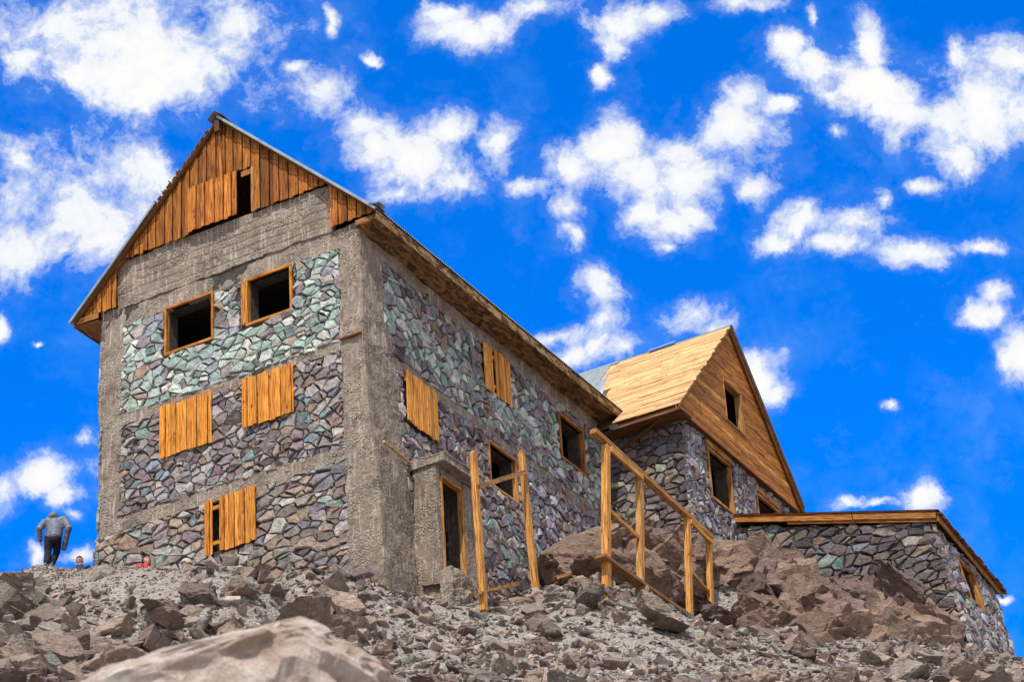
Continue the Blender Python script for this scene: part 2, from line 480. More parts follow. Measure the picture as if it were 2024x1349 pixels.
PALE = m_pale_rock()
STONE, MORTAR, CONC = m_stone(), m_mortar(), m_concrete()
WOOD = m_wood('stained pine boards', 0.26)
WOODN = m_wood('fresh pine boards', 0.34)
WOODR = m_wood('sun bleached roof boards', 0.55, knots=False, grime=0.35)
WOODB = m_wood('scorched pine boards', 0.5, burn=0.85)
WOODD = m_wood('old timber', 0.4, knots=True, grime=0.5)
TIN = m_plain('galvanised sheet', (0.36, 0.40, 0.42), 0.38, 0.25, 5.0, metal=0.6, spec=0.5)
DARK = m_plain('interior plaster darkened as shade', (0.035, 0.031, 0.028), 0.95, 0.4, 3.0)  # near-black: the shade of the unlit rooms is put into the colour
ROCK, GROUND = m_rock(), m_ground()


# ------------------------------------------------------------------ walls
class Frame:
    def __init__(self, O, U, V, N):
        self.O, self.U, self.V, self.N = Vector(O), Vector(U), Vector(V), Vector(N)

    def __call__(self, u, v, n=0.0):
        return self.O + self.U * u + self.V * v + self.N * n


FAC = Frame((0, 0, 0), (1, 0, 0), (0, 0, 1), (0, -1, 0))       # gable front: u = x
SIDE = Frame((0, 0, 0), (0, 1, 0), (0, 0, 1), (1, 0, 0))       # long side: u = y


def warp(p, amt=1.0):
    p = np.atleast_2d(np.array(p, float))
    w = np.stack([fbm(p * 0.55 + 3.1, 2, 5), fbm(p * 0.55 + 9.7, 2, 6), fbm(p * 0.55 + 21.3, 2, 7)], axis=-1) * 0.045
    w += np.stack([fbm(p * 2.6, 2, 8), fbm(p * 2.6 + 5, 2, 9), fbm(p * 2.6 + 11, 2, 10)], axis=-1) * 0.022
    return p + w * amt


def clip(poly, a, b, c):
    """keep a*x + b*y <= c"""
    out_ = []
    n = len(poly)
    for i in range(n):
        p, q = poly[i], poly[(i + 1) % n]
        dp, dq = a * p[0] + b * p[1] - c, a * q[0] + b * q[1] - c
        if dp <= 0:
            out_.append(p)
        if (dp < 0 < dq) or (dq < 0 < dp):
            t = dp / (dp - dq)
            out_.append((p[0] + (q[0] - p[0]) * t, p[1] + (q[1] - p[1]) * t))
    return out_


def inset(poly, d):
    n = len(poly)
    area = sum(poly[i][0] * poly[(i + 1) % n][1] - poly[(i + 1) % n][0] * poly[i][1] for i in range(n)) / 2
    if area < 0:
        poly = poly[::-1]
    r_ = poly
    for i in range(n):
        p, q = poly[i], poly[(i + 1) % n]
        ex, ey = q[0] - p[0], q[1] - p[1]
        L = math.hypot(ex, ey)
        if L < 1e-6:
            continue
        nx, ny = ey / L, -ex / L
        r_ = clip(r_, nx, ny, nx * p[0] + ny * p[1] - d)
        if len(r_) < 3:
            return []
    return r_


def stones(mb, fr, outline, holes, size, colf, seed, aspect=1.5, tilt=0.0, gap=0.012, relief=0.035, n0=0.0):
    """rubble masonry: one chipped stone per cell of a weighted, stretched cell pattern inside a convex outline"""
    rnd = random.Random(seed)
    us = [p[0] for p in outline]
    vs = [p[1] for p in outline]
    u0, u1, v0, v1 = min(us), max(us), min(vs), max(vs)
    su, sv = size * math.sqrt(aspect), size / math.sqrt(aspect)
    pts = []
    nu, nv = int((u1 - u0) / su) + 3, int((v1 - v0) / sv) + 3
    for i in range(nu):
        for j in range(nv):
            if rnd.random() < 0.17:
                continue
            k = 1.15
            a = u0 - su + (i + 0.5 * (j % 2) + rnd.uniform(-0.46, 0.46) * k) * su
            b = v0 - sv + (j + rnd.uniform(-0.46, 0.46) * k) * sv
            pts.append((a, b))
            if rnd.random() < 0.26:
                pts.append((a + rnd.uniform(-.5, .5) * su, b + rnd.uniform(-.5, .5) * sv))
    pts = np.array(pts)
    ct, st_ = math.cos(tilt), math.sin(tilt)
    tr = np.stack([(pts[:, 0] * ct + pts[:, 1] * st_) / aspect, -pts[:, 0] * st_ + pts[:, 1] * ct], axis=-1)
    wgt = np.array([rnd.uniform(-1, 1) ** 3 * 1.5 for _ in pts]) * (sv * sv * 0.30)
    n = len(outline)
    area = sum(outline[i][0] * outline[(i + 1) % n][1] - outline[(i + 1) % n][0] * outline[i][1] for i in range(n))
    ol = outline if area > 0 else outline[::-1]
    tasks = []
    for k in range(len(pts)):
        a, b = pts[k]
        if not (u0 - su < a < u1 + su and v0 - sv < b < v1 + sv):
            continue
        dd = ((tr - tr[k]) ** 2).sum(axis=1)
        near = np.argsort(dd)[1:19]
        poly = [(a - 2 * su, b - 2 * sv), (a + 2 * su, b - 2 * sv), (a + 2 * su, b + 2 * sv), (a - 2 * su, b + 2 * sv)]
        for q in near:
            # bisector in the stretched space, written back in (u, v)
            A = tr[q] - tr[k]
            cst = ((tr[q] ** 2).sum() - (tr[k] ** 2).sum() - wgt[q] + wgt[k]) / 2
            ca = A[0] * ct / aspect - A[1] * st_
            cb = A[0] * st_ / aspect + A[1] * ct
            poly = clip(poly, ca, cb, cst)
            if len(poly) < 3:
                break
        if len(poly) < 3:
            continue
        for i in range(n):
            p, q = ol[i], ol[(i + 1) % n]
            ex, ey = q[0] - p[0], q[1] - p[1]
            L = math.hypot(ex, ey)
            nx, ny = ey / L, -ex / L
            wob = rnd.uniform(-0.02, 0.05)
            poly = clip(poly, nx, ny, nx * p[0] + ny * p[1] + wob)
            if len(poly) < 3:
                break
        if len(poly) < 3:
            continue
        bad = False
        mx = sum(p[0] for p in poly) / len(poly)
        my = sum(p[1] for p in poly) / len(poly)
        for (ha, hb, va, vb) in holes:
            if ha < mx < hb and va < my < vb:
                bad = True
                break
            if max(p[0] for p in poly) > ha and min(p[0] for p in poly) < hb and max(p[1] for p in poly) > va and min(p[1] for p in poly) < vb:
                s = [(ha - mx, (1, 0, ha)), (mx - hb, (-1, 0, -hb)), (va - my, (0, 1, va)), (my - vb, (0, -1, -vb))]
                s.sort(key=lambda t: -t[0])
                poly = clip(poly, *s[0][1])
                if len(poly) < 3:
                    bad = True
                    break
        if bad:
            continue
        tasks.append((poly, k))
    V, F, C = [], [], []
    for poly, k in tasks:
        g = gap * rnd.uniform(0.25, 1.5)
        p1 = inset(poly, g)
        if len(p1) < 3:
            continue
        ar = abs(sum(p1[i][0] * p1[(i + 1) % len(p1)][1] - p1[(i + 1) % len(p1)][0] * p1[i][1] for i in range(len(p1)))) / 2
        if ar < 0.0007:
            continue
        # break long straight edges, chip corners
        q = []
        m_ = len(p1)
        for i in range(m_):
            a, b = p1[i], p1[(i + 1) % m_]
            L = math.hypot(b[0] - a[0], b[1] - a[1])
            q.append((a[0] + rnd.uniform(-.006, .006), a[1] + rnd.uniform(-.006, .006)))
            if L > 0.09:
                t = rnd.uniform(0.3, 0.7)
                e = rnd.uniform(-0.008, 0.026)
                nx, ny = -(b[1] - a[1]) / L, (b[0] - a[0]) / L
                q.append((a[0] + (b[0] - a[0]) * t + nx * e, a[1] + (b[1] - a[1]) * t + ny * e))
        p1 = q
        m_ = len(p1)
        mx = sum(p[0] for p in p1) / m_
        my = sum(p[1] for p in p1) / m_
        col = colf(mx, my, rnd)
        h = relief * rnd.uniform(0.2, 1.5) + n0
        tx, ty = rnd.uniform(-.20, .20), rnd.uniform(-.20, .20)
        sh = rnd.uniform(0.80, 0.93)
        base = len(V)
        hx, hy = mx + rnd.uniform(-.3, .3) * math.sqrt(ar) * 0.7, my + rnd.uniform(-.3, .3) * math.sqrt(ar) * 0.7
        for (a, b) in p1:
            V.append(fr(a, b, -0.06))
        for (a, b) in p1:
            V.append(fr(mx + (a - mx) * 0.985, my + (b - my) * 0.985, h * 0.25 + (a - mx) * tx * .7 + (b - my) * ty * .7 + rnd.uniform(-.006, .006)))
        for (a, b) in p1:
            V.append(fr(hx + (a - hx) * sh, hy + (b - hy) * sh, h * 0.85 + (a - mx) * tx + (b - my) * ty + rnd.uniform(-.007, .007)))
        V.append(fr(hx, hy, h + rnd.uniform(-.008, .014)))
        for r_ in (0, 1):
            for i in range(m_):
                j = (i + 1) % m_
                F.append((base + r_ * m_ + i, base + r_ * m_ + j, base + (r_ + 1) * m_ + j, base + (r_ + 1) * m_ + i))
                C.append(col)
        for i in range(m_):
            F.append((base + 2 * m_ + i, base + 2 * m_ + (i + 1) % m_, base + 3 * m_))
            C.append(col)
    if not V:
        return
    if fr.U.cross(fr.V).dot(fr.N) < 0:
        F = [tuple(reversed(x)) for x in F]
    Vw = warp([tuple(p) for p in V])
    mb.add([tuple(p) for p in Vw], F, C)


def core_wall(mb, fr, u0, u1, v0, v1, holes, t, n=-0.035, col=(0.2, 0.18, 0.16), mi=0):
    """solid wall with real openings: front, back and reveals"""
    us = sorted(set([u0, u1] + [h[0] for h in holes] + [h[1] for h in holes]))
    vs = sorted(set([v0, v1] + [h[2] for h in holes] + [h[3] for h in holes]))
    flip = fr.U.cross(fr.V).dot(fr.N) < 0

    def q(a, b, c, d):
        mb.add([a, b, c, d], [(3, 2, 1, 0) if flip else (0, 1, 2, 3)], col, mi)
    for i in range(len(us) - 1):
        for j in range(len(vs) - 1):
            a, b, c, d = us[i], us[i + 1], vs[j], vs[j + 1]
            mu, mv = (a + b) / 2, (c + d) / 2
            if any(h[0] < mu < h[1] and h[2] < mv < h[3] for h in holes):
                continue
            q(fr(a, c, n), fr(b, c, n), fr(b, d, n), fr(a, d, n))
            q(fr(a, d, n - t), fr(b, d, n - t), fr(b, c, n - t), fr(a, c, n - t))
    for (a, b, c, d) in holes:
        q(fr(a, c, n), fr(a, d, n), fr(a, d, n - t), fr(a, c, n - t))
        q(fr(b, c, n - t), fr(b, d, n - t), fr(b, d, n), fr(b, c, n))
        q(fr(a, c, n - t), fr(b, c, n - t), fr(b, c, n), fr(a, c, n))
        q(fr(a, d, n), fr(b, d, n), fr(b, d, n - t), fr(a, d, n - t))
    for (a, c, b, d) in ((u0, v0, u1, v0), (u1, v0, u1, v1), (u1, v1, u0, v1), (u0, v1, u0, v0)):
        q(fr(a, c, n - t), fr(b, d, n - t), fr(b, d, n), fr(a, c, n))


def rough_patch(mb, fn, s_len, t_len, step=0.045, amp=0.014, low=0.02, edge=0.03, depth=0.12, seed=1, boards=None, nrm=None, mi=0):
    """cast concrete: fn(s,t)->point on a patch, s,t in 0..1; rough surface, ragged borders, returned edges"""
    ns, nt_ = max(3, int(s_len / step)), max(3, int(t_len / step))
    P = np.array([[tuple(fn(i / ns, j / nt_)) for j in range(nt_ + 1)] for i in range(ns + 1)], float)
    N_ = np.array(nrm, float)
    N_ /= np.linalg.norm(N_)
    dsv = P[-1, nt_ // 2] - P[0, nt_ // 2]
    dtv = P[ns // 2, -1] - P[ns // 2, 0]
    dsv /= np.linalg.norm(dsv)
    dtv /= np.linalg.norm(dtv)
    disp = amp * fbm(P * 9.0, 3, seed, 0.7) + low * fbm(P * 1.7, 2, seed + 3)
    if boards:
        z = (P @ dtv if boards > 0 else P @ dsv)
        bh = abs(boards)
        z = z + 0.02 * fbm(P * 0.8, 1, seed + 9)
        k = np.floor(z / bh)
        fr_ = z / bh - k
        disp += (_hash(k.astype(np.int64), k.astype(np.int64) * 0, k.astype(np.int64) * 0, seed) - .5) * 0.022
        disp -= np.where(fr_ < step / bh * 1.05, 0.016, 0.0) * (vnoise(P * 1.9, seed + 4) > -0.45)
    for arr, dirv, ax in ((P, dsv, 0), (P, dtv, 1)):
        e = np.zeros(P.shape[:2])
        if ax == 0:
            e[0, :] = -1
            e[-1, :] = 1
        else:
            e[:, 0] = -1
            e[:, -1] = 1
        P = P + (dirv * (e * (0.3 + fbm(P * 4.5, 3, seed + 7)) * edge)[..., None] if edge else 0)
    P = P + N_ * disp[..., None]
    P = warp(P.reshape(-1, 3)).reshape(P.shape)
    n1, n2 = ns + 1, nt_ + 1
    verts = [tuple(p) for p in P.reshape(-1, 3)]
    fs = []
    flip = np.cross(dsv, dtv) @ N_ < 0
    for i in range(ns):
        for j in range(nt_):
            q = (i * n2 + j, (i + 1) * n2 + j, (i + 1) * n2 + j + 1, i * n2 + j + 1)
            fs.append(q[::-1] if flip else q)
    ring = [(i, 0) for i in range(n1)] + [(n1 - 1, j) for j in range(1, n2)] + [(i, n2 - 1) for i in range(n1 - 2, -1, -1)] + [(0, j) for j in range(n2 - 2, 0, -1)]
    b = len(verts)
    for (i, j) in ring:
        verts.append(tuple(P[i, j] - N_ * depth))
    nr = len(ring)
    for k in range(nr):
        a0, a1 = ring[k][0] * n2 + ring[k][1], ring[(k + 1) % nr][0] * n2 + ring[(k + 1) % nr][1]
        q = (a0, b + k, b + (k + 1) % nr, a1)
        fs.append(q[::-1] if flip else q)
    mb.add(verts, fs, (0.3, 0.3, 0.3), mi)


def rect_patch(mb, fr, u0, u1, v0, v1, n=0.0, **kw):
    rough_patch(mb, lambda s, t: fr(u0 + (u1 - u0) * s, v0 + (v1 - v0) * t, n), abs(u1 - u0), abs(v1 - v0), nrm=tuple(fr.N), **kw)


def pick(rnd, pal, spread=0.12):
    w = [p[0] for p in pal]
    c = rnd.choices([p[1] for p in pal], w)[0]
    k = rnd.uniform(1 - spread * 1.6, 1 + spread * 1.6)
    return tuple(max(0.01, x * k * rnd.uniform(1 - spread * .3, 1 + spread * .3)) for x in c)


GREEN = [(4, (0.34, 0.42, 0.375)), (2, (0.22, 0.28, 0.26)), (5, (0.49, 0.54, 0.475)), (1.5, (0.29, 0.31, 0.33)), (1.8, (0.29, 0.245, 0.26)), (2.2, (0.58, 0.54, 0.50)), (0.5, (0.36, 0.28, 0.22))]
PURPLE = [(4, (0.22, 0.165, 0.18)), (3, (0.29, 0.235, 0.255)), (2.5, (0.12, 0.095, 0.11)), (3, (0.26, 0.185, 0.145)), (1.4, (0.20, 0.23, 0.26)), (2, (0.43, 0.38, 0.37)), (0.6, (0.22, 0.31, 0.29))]
GREYP = [(4, (0.27, 0.225, 0.215)), (3, (0.16, 0.13, 0.13)), (3, (0.38, 0.335, 0.32)), (2, (0.30, 0.22, 0.17)), (1.4, (0.21, 0.25, 0.28)), (1.2, (0.44, 0.40, 0.38)), (0.6, (0.24, 0.33, 0.30))]
BROWN = [(4, (0.33, 0.25, 0.195)), (3, (0.21, 0.17, 0.16)), (2, (0.36, 0.31, 0.28)), (2, (0.23, 0.21, 0.23)), (1.5, (0.30, 0.35, 0.31)), (1, (0.42, 0.38, 0.34)), (1, (0.31, 0.22, 0.16))]
LILAC = [(4, (0.33, 0.31, 0.37)), (3, (0.42, 0.39, 0.44)), (2, (0.22, 0.20, 0.25)), (2, (0.26, 0.22, 0.22)), (1, (0.28, 0.35, 0.35))]
DEEP = [(4, (0.19, 0.145, 0.145)), (3, (0.12, 0.10, 0.11)), (3, (0.22, 0.18, 0.17)), (2, (0.26, 0.22, 0.22)), (1, (0.20, 0.22, 0.24)), (0.7, (0.34, 0.27, 0.22)), (0.4, (0.28, 0.32, 0.24))]
# ================================================================== the tall stone house
rg = random.Random(7)


def KR(r_, a, b_, st={}):
    """one random shade per board: the same factor for its three channels"""
    st['n'] = st.get('n', -1) + 1
    if st['n'] % 3 == 0:
        st['k'] = r_.uniform(a, b_)
    return st['k']


house = thing('stone_house', 'tall rubble stone house with concrete corner pillars and a steep plank gable', 'building', (-3.5, 6, 0))
APX, APZ = -3.58, 11.69
XL, XR, ZE = -7.70, 0.60, 7.63


def zroof(x):
    return APZ - (x - APX) * (APZ - ZE) / (XR - APX) if x > APX else APZ - (APX - x) * (APZ - 7.55) / (APX - XL)


FH = [(-5.20, -3.95, 5.98, 7.12), (-2.96, -1.82, 6.0, 7.10), (-5.1, -4.1, 3.45, 4.42), (-2.95, -1.9, 3.5, 4.45), (-4.0, -2.85, 0.62, 1.78)]
SH = [(1.85, 2.88, 3.45, 4.50), (5.42, 6.48, 5.9, 6.95), (5.44, 6.66, 3.34, 4.40), (9.12, 10.30, 5.58, 6.74), (2.02, 3.28, -0.35, 1.98)]
mb = MB()
core_wall(mb, FAC, -7.07, -0.036, -3.2, 7.6, FH, 0.40)
core_wall(mb, FAC, -6.50, -0.66, 7.601, 8.82, [], 0.30)
core_wall(mb, SIDE, 0.436, 18.2, -3.2, 7.42, SH, 0.40)
LEFT = Frame((-7.07, 0, 0), (0, 1, 0), (0, 0, 1), (-1, 0, 0))
core_wall(mb, LEFT, 0.436, 18.2, -3.2, 7.5, [], 0.35, n=-0.001)
BACK = Frame((0, 18.2, 0), (1, 0, 0), (0, 0, 1), (0, 1, 0))
core_wall(mb, BACK, -7.05, -0.45, -3.2, 7.5, [], 0.35, n=0.01)
mb.add([(-7.6, 18.15, 7.45), (0.5, 18.15, 7.45), (APX, 18.15, 11.6)], [(0, 1, 2)], (0.2, 0.18, 0.16))
mb.build('mortar_wall', [MORTAR], house)

# floors and dividing walls seen through the openings
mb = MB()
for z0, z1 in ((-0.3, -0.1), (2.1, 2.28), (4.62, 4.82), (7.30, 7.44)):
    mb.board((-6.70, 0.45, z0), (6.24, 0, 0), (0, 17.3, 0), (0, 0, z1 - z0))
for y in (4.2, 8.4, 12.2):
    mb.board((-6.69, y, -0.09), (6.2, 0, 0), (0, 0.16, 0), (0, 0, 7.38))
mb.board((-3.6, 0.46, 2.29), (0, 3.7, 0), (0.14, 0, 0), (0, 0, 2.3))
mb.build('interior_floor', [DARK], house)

# stone infill
mb = MB()


def c_top(u, v, r_):
    g = 0.93 - (0.25 if u > -4.4 and u < -2.8 and v > 6 else 0)
    return pick(r_, GREEN if r_.random() < g else GREYP)


def c_mid(u, v, r_):
    return pick(r_, GREYP if r_.random() < 0.75 else PURPLE)


def c_low(u, v, r_):
    return pick(r_, BROWN if r_.random() < 0.8 else GREYP)


def hol(hs, g=0.06):
    return [(a - g, b + g, c - g, d + g) for a, b, c, d in hs]


FST = hol([(-5.20, -3.95, 5.98, 7.12), (-3.10, -1.82, 6.0, 7.10)], 0.05) + hol([(-5.1, -4.1, 3.45, 4.42), (-2.95, -1.9, 3.5, 4.45), (-4.0, -2.85, 0.62, 1.78)], 0.02)
stones(mb, FAC, [(-6.50, 4.78), (-0.50, 4.72), (-0.52, 7.12), (-6.42, 7.16)], FST, 0.215, c_top, 11, 1.45, 0.15, relief=0.025)
stones(mb, FAC, [(-6.52, 2.20), (-0.50, 2.12), (-0.50, 4.50), (-6.46, 4.56)], FST, 0.20, c_mid, 12, 1.4, 0.12, relief=0.045, n0=-0.02)
stones(mb, FAC, [(-7.24, -2.0), (-0.46, -2.0), (-0.46, 1.84), (-7.14, 1.80)], FST, 0.235, c_low, 13, 1.7, 0.1, relief=0.035)


def c_side(u, v, r_):
    if v > 4.6:
        k = 0.25 + 0.6 * max(0, 1 - abs(v - 5.5) / 1.2)
        return pick(r_, GREEN if r_.random() < k else PURPLE)
    if v > 3.4 and u < 7.2:
        return pick(r_, PURPLE)
    if u > 7 and v < 4.4:
        return pick(r_, LILAC if r_.random() < 0.6 else PURPLE)
    return pick(r_, PURPLE if r_.random() < 0.55 else GREYP)


SST = hol([(1.68, 3.02, 3.3, 4.6), (5.42, 6.48, 5.9, 6.95)], 0.0) + hol([(5.44, 6.66, 3.34, 4.40), (9.12, 10.30, 5.58, 6.74)], 0.05) + [(1.86, 3.3, -2.5, 2.3)]
stones(mb, SIDE, [(1.05, 4.80), (11.5, 4.80), (11.5, 7.05), (0.84, 7.05)], SST, 0.215, c_side, 21, 1.2, -0.3, relief=0.025)
stones(mb, SIDE, [(1.62, 2.0), (11.5, 2.0), (11.5, 4.76), (1.28, 4.44)], SST, 0.205, c_side, 22, 1.15, -0.3, relief=0.035)
stones(mb, SIDE, [(2.2, -2.5), (11.5, -2.5), (11.5, 2.0), (1.62, 2.0)], SST, 0.225, c_side, 23, 1.15, -0.25, relief=0.04)
stones(mb, LEFT, [(0, -1.0), (6, -1.0), (6, 7.4), (0, 7.4)], [], 0.34, c_mid, 24, 1.4, relief=0.03)
mb.build('stone_infill', [STONE], house)

# concrete frame
mb = MB()
rect_patch(mb, FAC, -7.07, -6.44, 1.55, 7.66, 0.0, seed=1, amp=0.02, edge=0.05)
rect_patch(mb, FAC, -6.46, -0.46, 4.52, 4.80, -0.005, seed=2, amp=0.022, edge=0.035)
rect_patch(mb, FAC, -6.50, -0.46, 1.84, 2.16, 0.005, seed=3, amp=0.026, edge=0.04)
rect_patch(mb, FAC, -6.60, -0.02, 7.14, 7.62, -0.012, seed=4, amp=0.014, edge=0.02)
rect_patch(mb, FAC, -6.62, -0.66, 7.64, 8.86, 0.02, seed=5, amp=0.012, low=0.015, edge=0.04, boards=0.205, step=0.04)
PIL = [(7.56, 0.0, 0.83), (7.1, 0.0, 0.83), (6.0, 0.03, 1.02), (4.95, 0.06, 1.26), (3.65, 0.09, 1.49), (2.07, 0.2, 1.62), (1.06, 0.29, 1.85), (0.19, 0.34, 2.10), (-0.45, 0.37, 2.44), (-2.2, 0.46, 2.95)]


def pil(z, k):
    for a, b in zip(PIL, PIL[1:]):
        if b[0] <= z <= a[0]:
            t = (a[0] - z) / (a[0] - b[0])
            return a[k] + (b[k] - a[k]) * t
    return PIL[-1][k]


def pz(t):
    return 7.56 + (-2.2 - 7.56) * (1 - t)


rough_patch(mb, lambda s, t: Vector((-0.50 + (pil(pz(t), 1) + 0.50) * s, -0.012, pz(t))), 0.6, 9.7, nrm=(0, -1, 0), seed=6, amp=0.02, low=0.02, edge=0.03)


def zt(t):
    return -2.2 + (7.43 + 2.2) * t


rough_patch(mb, lambda s, t: Vector((pil(zt(t), 1) * (1 - s) ** 1.3 + 0.005, -0.012 + (pil(zt(t), 2) + 0.012) * s, zt(t))), 1.5, 9.7, nrm=(1, 0, 0), seed=6, amp=0.02, low=0.02, edge=0.04)
rect_patch(mb, SIDE, 0.70, 11.5, 7.05, 7.43, 0.0, seed=7, amp=0.012, edge=0.03)
rect_patch(mb, SIDE, 1.15, 11.5, 4.46, 4.78, 0.0, seed=8, amp=0.018, edge=0.05)
rect_patch(mb, SIDE, 3.25, 7.4, 1.62, 2.05, 0.004, seed=9, amp=0.02, edge=0.07)
mb.build('concrete_frame', [CONC], house)

# entrance porch of cast concrete
porch = MB()
PF = Frame((0.62, 0, 0), (0, 1, 0), (0, 0, 1), (1, 0, 0))
core_wall(porch, PF, 1.86, 3.42, -1.3, 2.14, [(2.02, 2.96, -0.32, 2.0)], 0.14, n=0.0, mi=0)
rough_patch(porch, lambda s, t: Vector((0.60 * s, 1.855, -1.4 + 3.6 * t)), 0.6, 3.6, nrm=(0, -1, 0), seed=31, amp=0.016, edge=0.01, depth=0.10)
rough_patch(porch, lambda s, t: Vector((0.625, 2.985 + 0.42 * s, -1.4 + 3.5 * t)), 0.42, 3.5, nrm=(1, 0, 0), seed=32, amp=0.014, edge=0.01, depth=0.03)
rough_patch(porch, lambda s, t: Vector((0.9 * s - 0.02, 1.80, 2.15 + 0.22 * t)), 0.9, 0.22, nrm=(0, -1, 0), seed=33, amp=0.010, edge=0.0, depth=0.10)
rough_patch(porch, lambda s, t: Vector((0.88, 1.80 + 1.72 * s, 2.15 + 0.22 * t)), 1.72, 0.22, nrm=(1, 0, 0), seed=34, amp=0.010, edge=0.0, depth=0.10)
rough_patch(porch, lambda s, t: Vector((0.9 * t, 1.80 + 1.72 * s, 2.15)), 1.72, 0.9, nrm=(0, 0, -1), seed=35, amp=0.012, edge=0.0, depth=0.04)
rough_patch(porch, lambda s, t: Vector((0.9 * t, 1.80 + 1.72 * s, 2.37)), 1.72, 0.9, nrm=(0, 0, 1), seed=36, amp=0.014, edge=0.0, depth=0.04)
rough_patch(porch, lambda s, t: Vector((0.95 + 0.06 * math.sin(s * 5), 1.75 + 1.5 * s, -1.5 + (1.05 - 0.2 * s) * t)), 1.5, 1.1, nrm=(1, 0, 0.2), seed=37, amp=0.06, low=0.06, edge=0.05, depth=0.3)
rough_patch(porch, lambda s, t: Vector((0.2 + 0.78 * t, 1.75 + 1.5 * s, -0.42 - 0.12 * s - 0.1 * t)), 1.5, 0.8, nrm=(0, 0, 1), seed=38, amp=0.05, low=0.05, edge=0.05, depth=0.3)
porch.board((0.02, 3.30, -1.3), (0.59, 0, 0), (0, 0.115, 0), (0, 0, 3.43))
po = porch.build('porch', [CONC], house)


def frame_parts(parent, fr, u0, u1, v0, v1, wd=0.06, out=0.03, dep=0.10, col=(0.62, 0.26, 0.05), mat=None, left=None, name='window'):
    """a timber frame set in an opening, four members"""
    b = MB()
    lw = left or wd
    T = fr.N * (dep + out)
    r = random.Random(int(u0 * 100) + 5)

    def cc():
        k = r.uniform(0.85, 1.15)
        return tuple(x * k for x in col)
    e = 0.002
    b.board(fr(u0 - wd + 0.01, v0 - wd, -dep), fr.U * (u1 - u0 + 2 * wd - 0.02), fr.V * wd, T * 0.97, cc(), rnd=r)
    b.board(fr(u0 - wd, v1, -dep), fr.U * (u1 - u0 + 2 * wd), fr.V * wd, T * 1.03, cc(), rnd=r)
    b.board(fr(u0 - lw + 0.006, v0 + e, -dep), fr.V * (v1 - v0 - 2 * e), fr.U * (lw - 0.002), T, cc(), rnd=r)
    b.board(fr(u1 - 0.004, v0 + e, -dep), fr.V * (v1 - v0 - 2 * e), fr.U * (wd - 0.002), T, cc(), rnd=r)
    return b.build(name, [mat or WOOD], parent)


def shutter(parent, fr, u0, u1, v0, v1, w=0.145, out=0.05, col=(0.78, 0.31, 0.045), seed=1, gap=None, slope=0.0, name='shutter'):
    b = MB()
    r = random.Random(seed)
    u = u0
    k = 0
    while u < u1 - 0.03:
        ww = min(w * r.uniform(0.85, 1.12), u1 - u)
        if gap and gap[0] - 0.02 < u < gap[1] - 0.03:
            u = gap[1]
            continue
        if gap and u < gap[0] < u + ww:
            ww = gap[0] - u
        k += 1
        kk = r.uniform(0.72, 1.12)
        c = (col[0] * kk, col[1] * kk * r.uniform(.95, 1.05), col[2] * kk)
        lo, hi = v0 + slope * (u - u0) + r.uniform(-.02, .02), v1 + slope * (u - u0) + r.uniform(-.02, .02)
        b.board(fr(u + 0.009, lo, out + (0.020 if k % 2 else 0.0)), fr.V * (hi - lo), fr.U * (ww - 0.019) + fr.N * r.uniform(-.008, .008), fr.N * 0.025, c, rnd=r, jit=0.003)
        u += ww
    for zz in (0.16, 0.80):
        b.board(fr(u0 + 0.04, v0 + (v1 - v0) * zz + slope * .05, out - 0.045), fr.U * (u1 - u0 - 0.08) + fr.V * slope * (u1 - u0), fr.V * 0.09, fr.N * 0.042, tuple(x * 0.8 for x in col), rnd=r)
    return b.build(name, [WOODN], parent)


frame_parts(house, FAC, -5.20, -3.95, 5.98, 7.12)
frame_parts(house, FAC, -2.96, -1.82, 6.0, 7.10, left=0.18)
shutter(house, FAC, -5.33, -3.92, 3.28, 4.57, seed=2)
shutter(house, FAC, -3.10, -1.74, 3.33, 4.56, seed=3, slope=0.01)
shutter(house, FAC, -4.11, -2.74, 0.54, 1.86, seed=4, gap=(-3.90, -3.72))
shutter(house, SIDE, 1.68, 3.02, 3.32, 4.60, seed=5, w=0.15, col=(0.84, 0.37, 0.075))
shutter(house, SIDE, 5.30, 6.61, 5.78, 7.03, seed=6, w=0.15, col=(0.84, 0.37, 0.075), gap=(5.72, 5.86))
frame_parts(house, SIDE, 5.44, 6.66, 3.34, 4.40, col=(0.56, 0.27, 0.08))
frame_parts(house, SIDE, 9.12, 10.30, 5.58, 6.74, col=(0.45, 0.18, 0.05))
b = MB()
for (u, v, L, W) in ((2.02, -0.32, (0, 0, 2.24), (0, 0.055, 0)), (2.905, -0.32, (0, 0, 2.24), (0, 0.055, 0)), (2.08, 1.90, (0, 0.82, 0), (0, 0, 0.07))):
    b.board((0.52, u, v), L, W, (0.125, 0, 0), (0.58, 0.29, 0.09))
b.build('door_frame', [WOOD], house)
b = MB()
b.board((-0.52, -0.11, 4.72), (0.56, 0, 0.0), (0, 0.11, 0), (0, 0, 0.03), (0.30, 0.12, 0.04))
b.build('embedded_board', [WOODD], house)
b = MB()
b.board((0.30, 0.20, 2.06), (-0.20, 1.45, 0.14), (0.05, 0.01, 0), (0, 0, 0.035), (0.62, 0.42, 0.22), jit=0.01)
b.build('embedded_board', [WOODN], house)

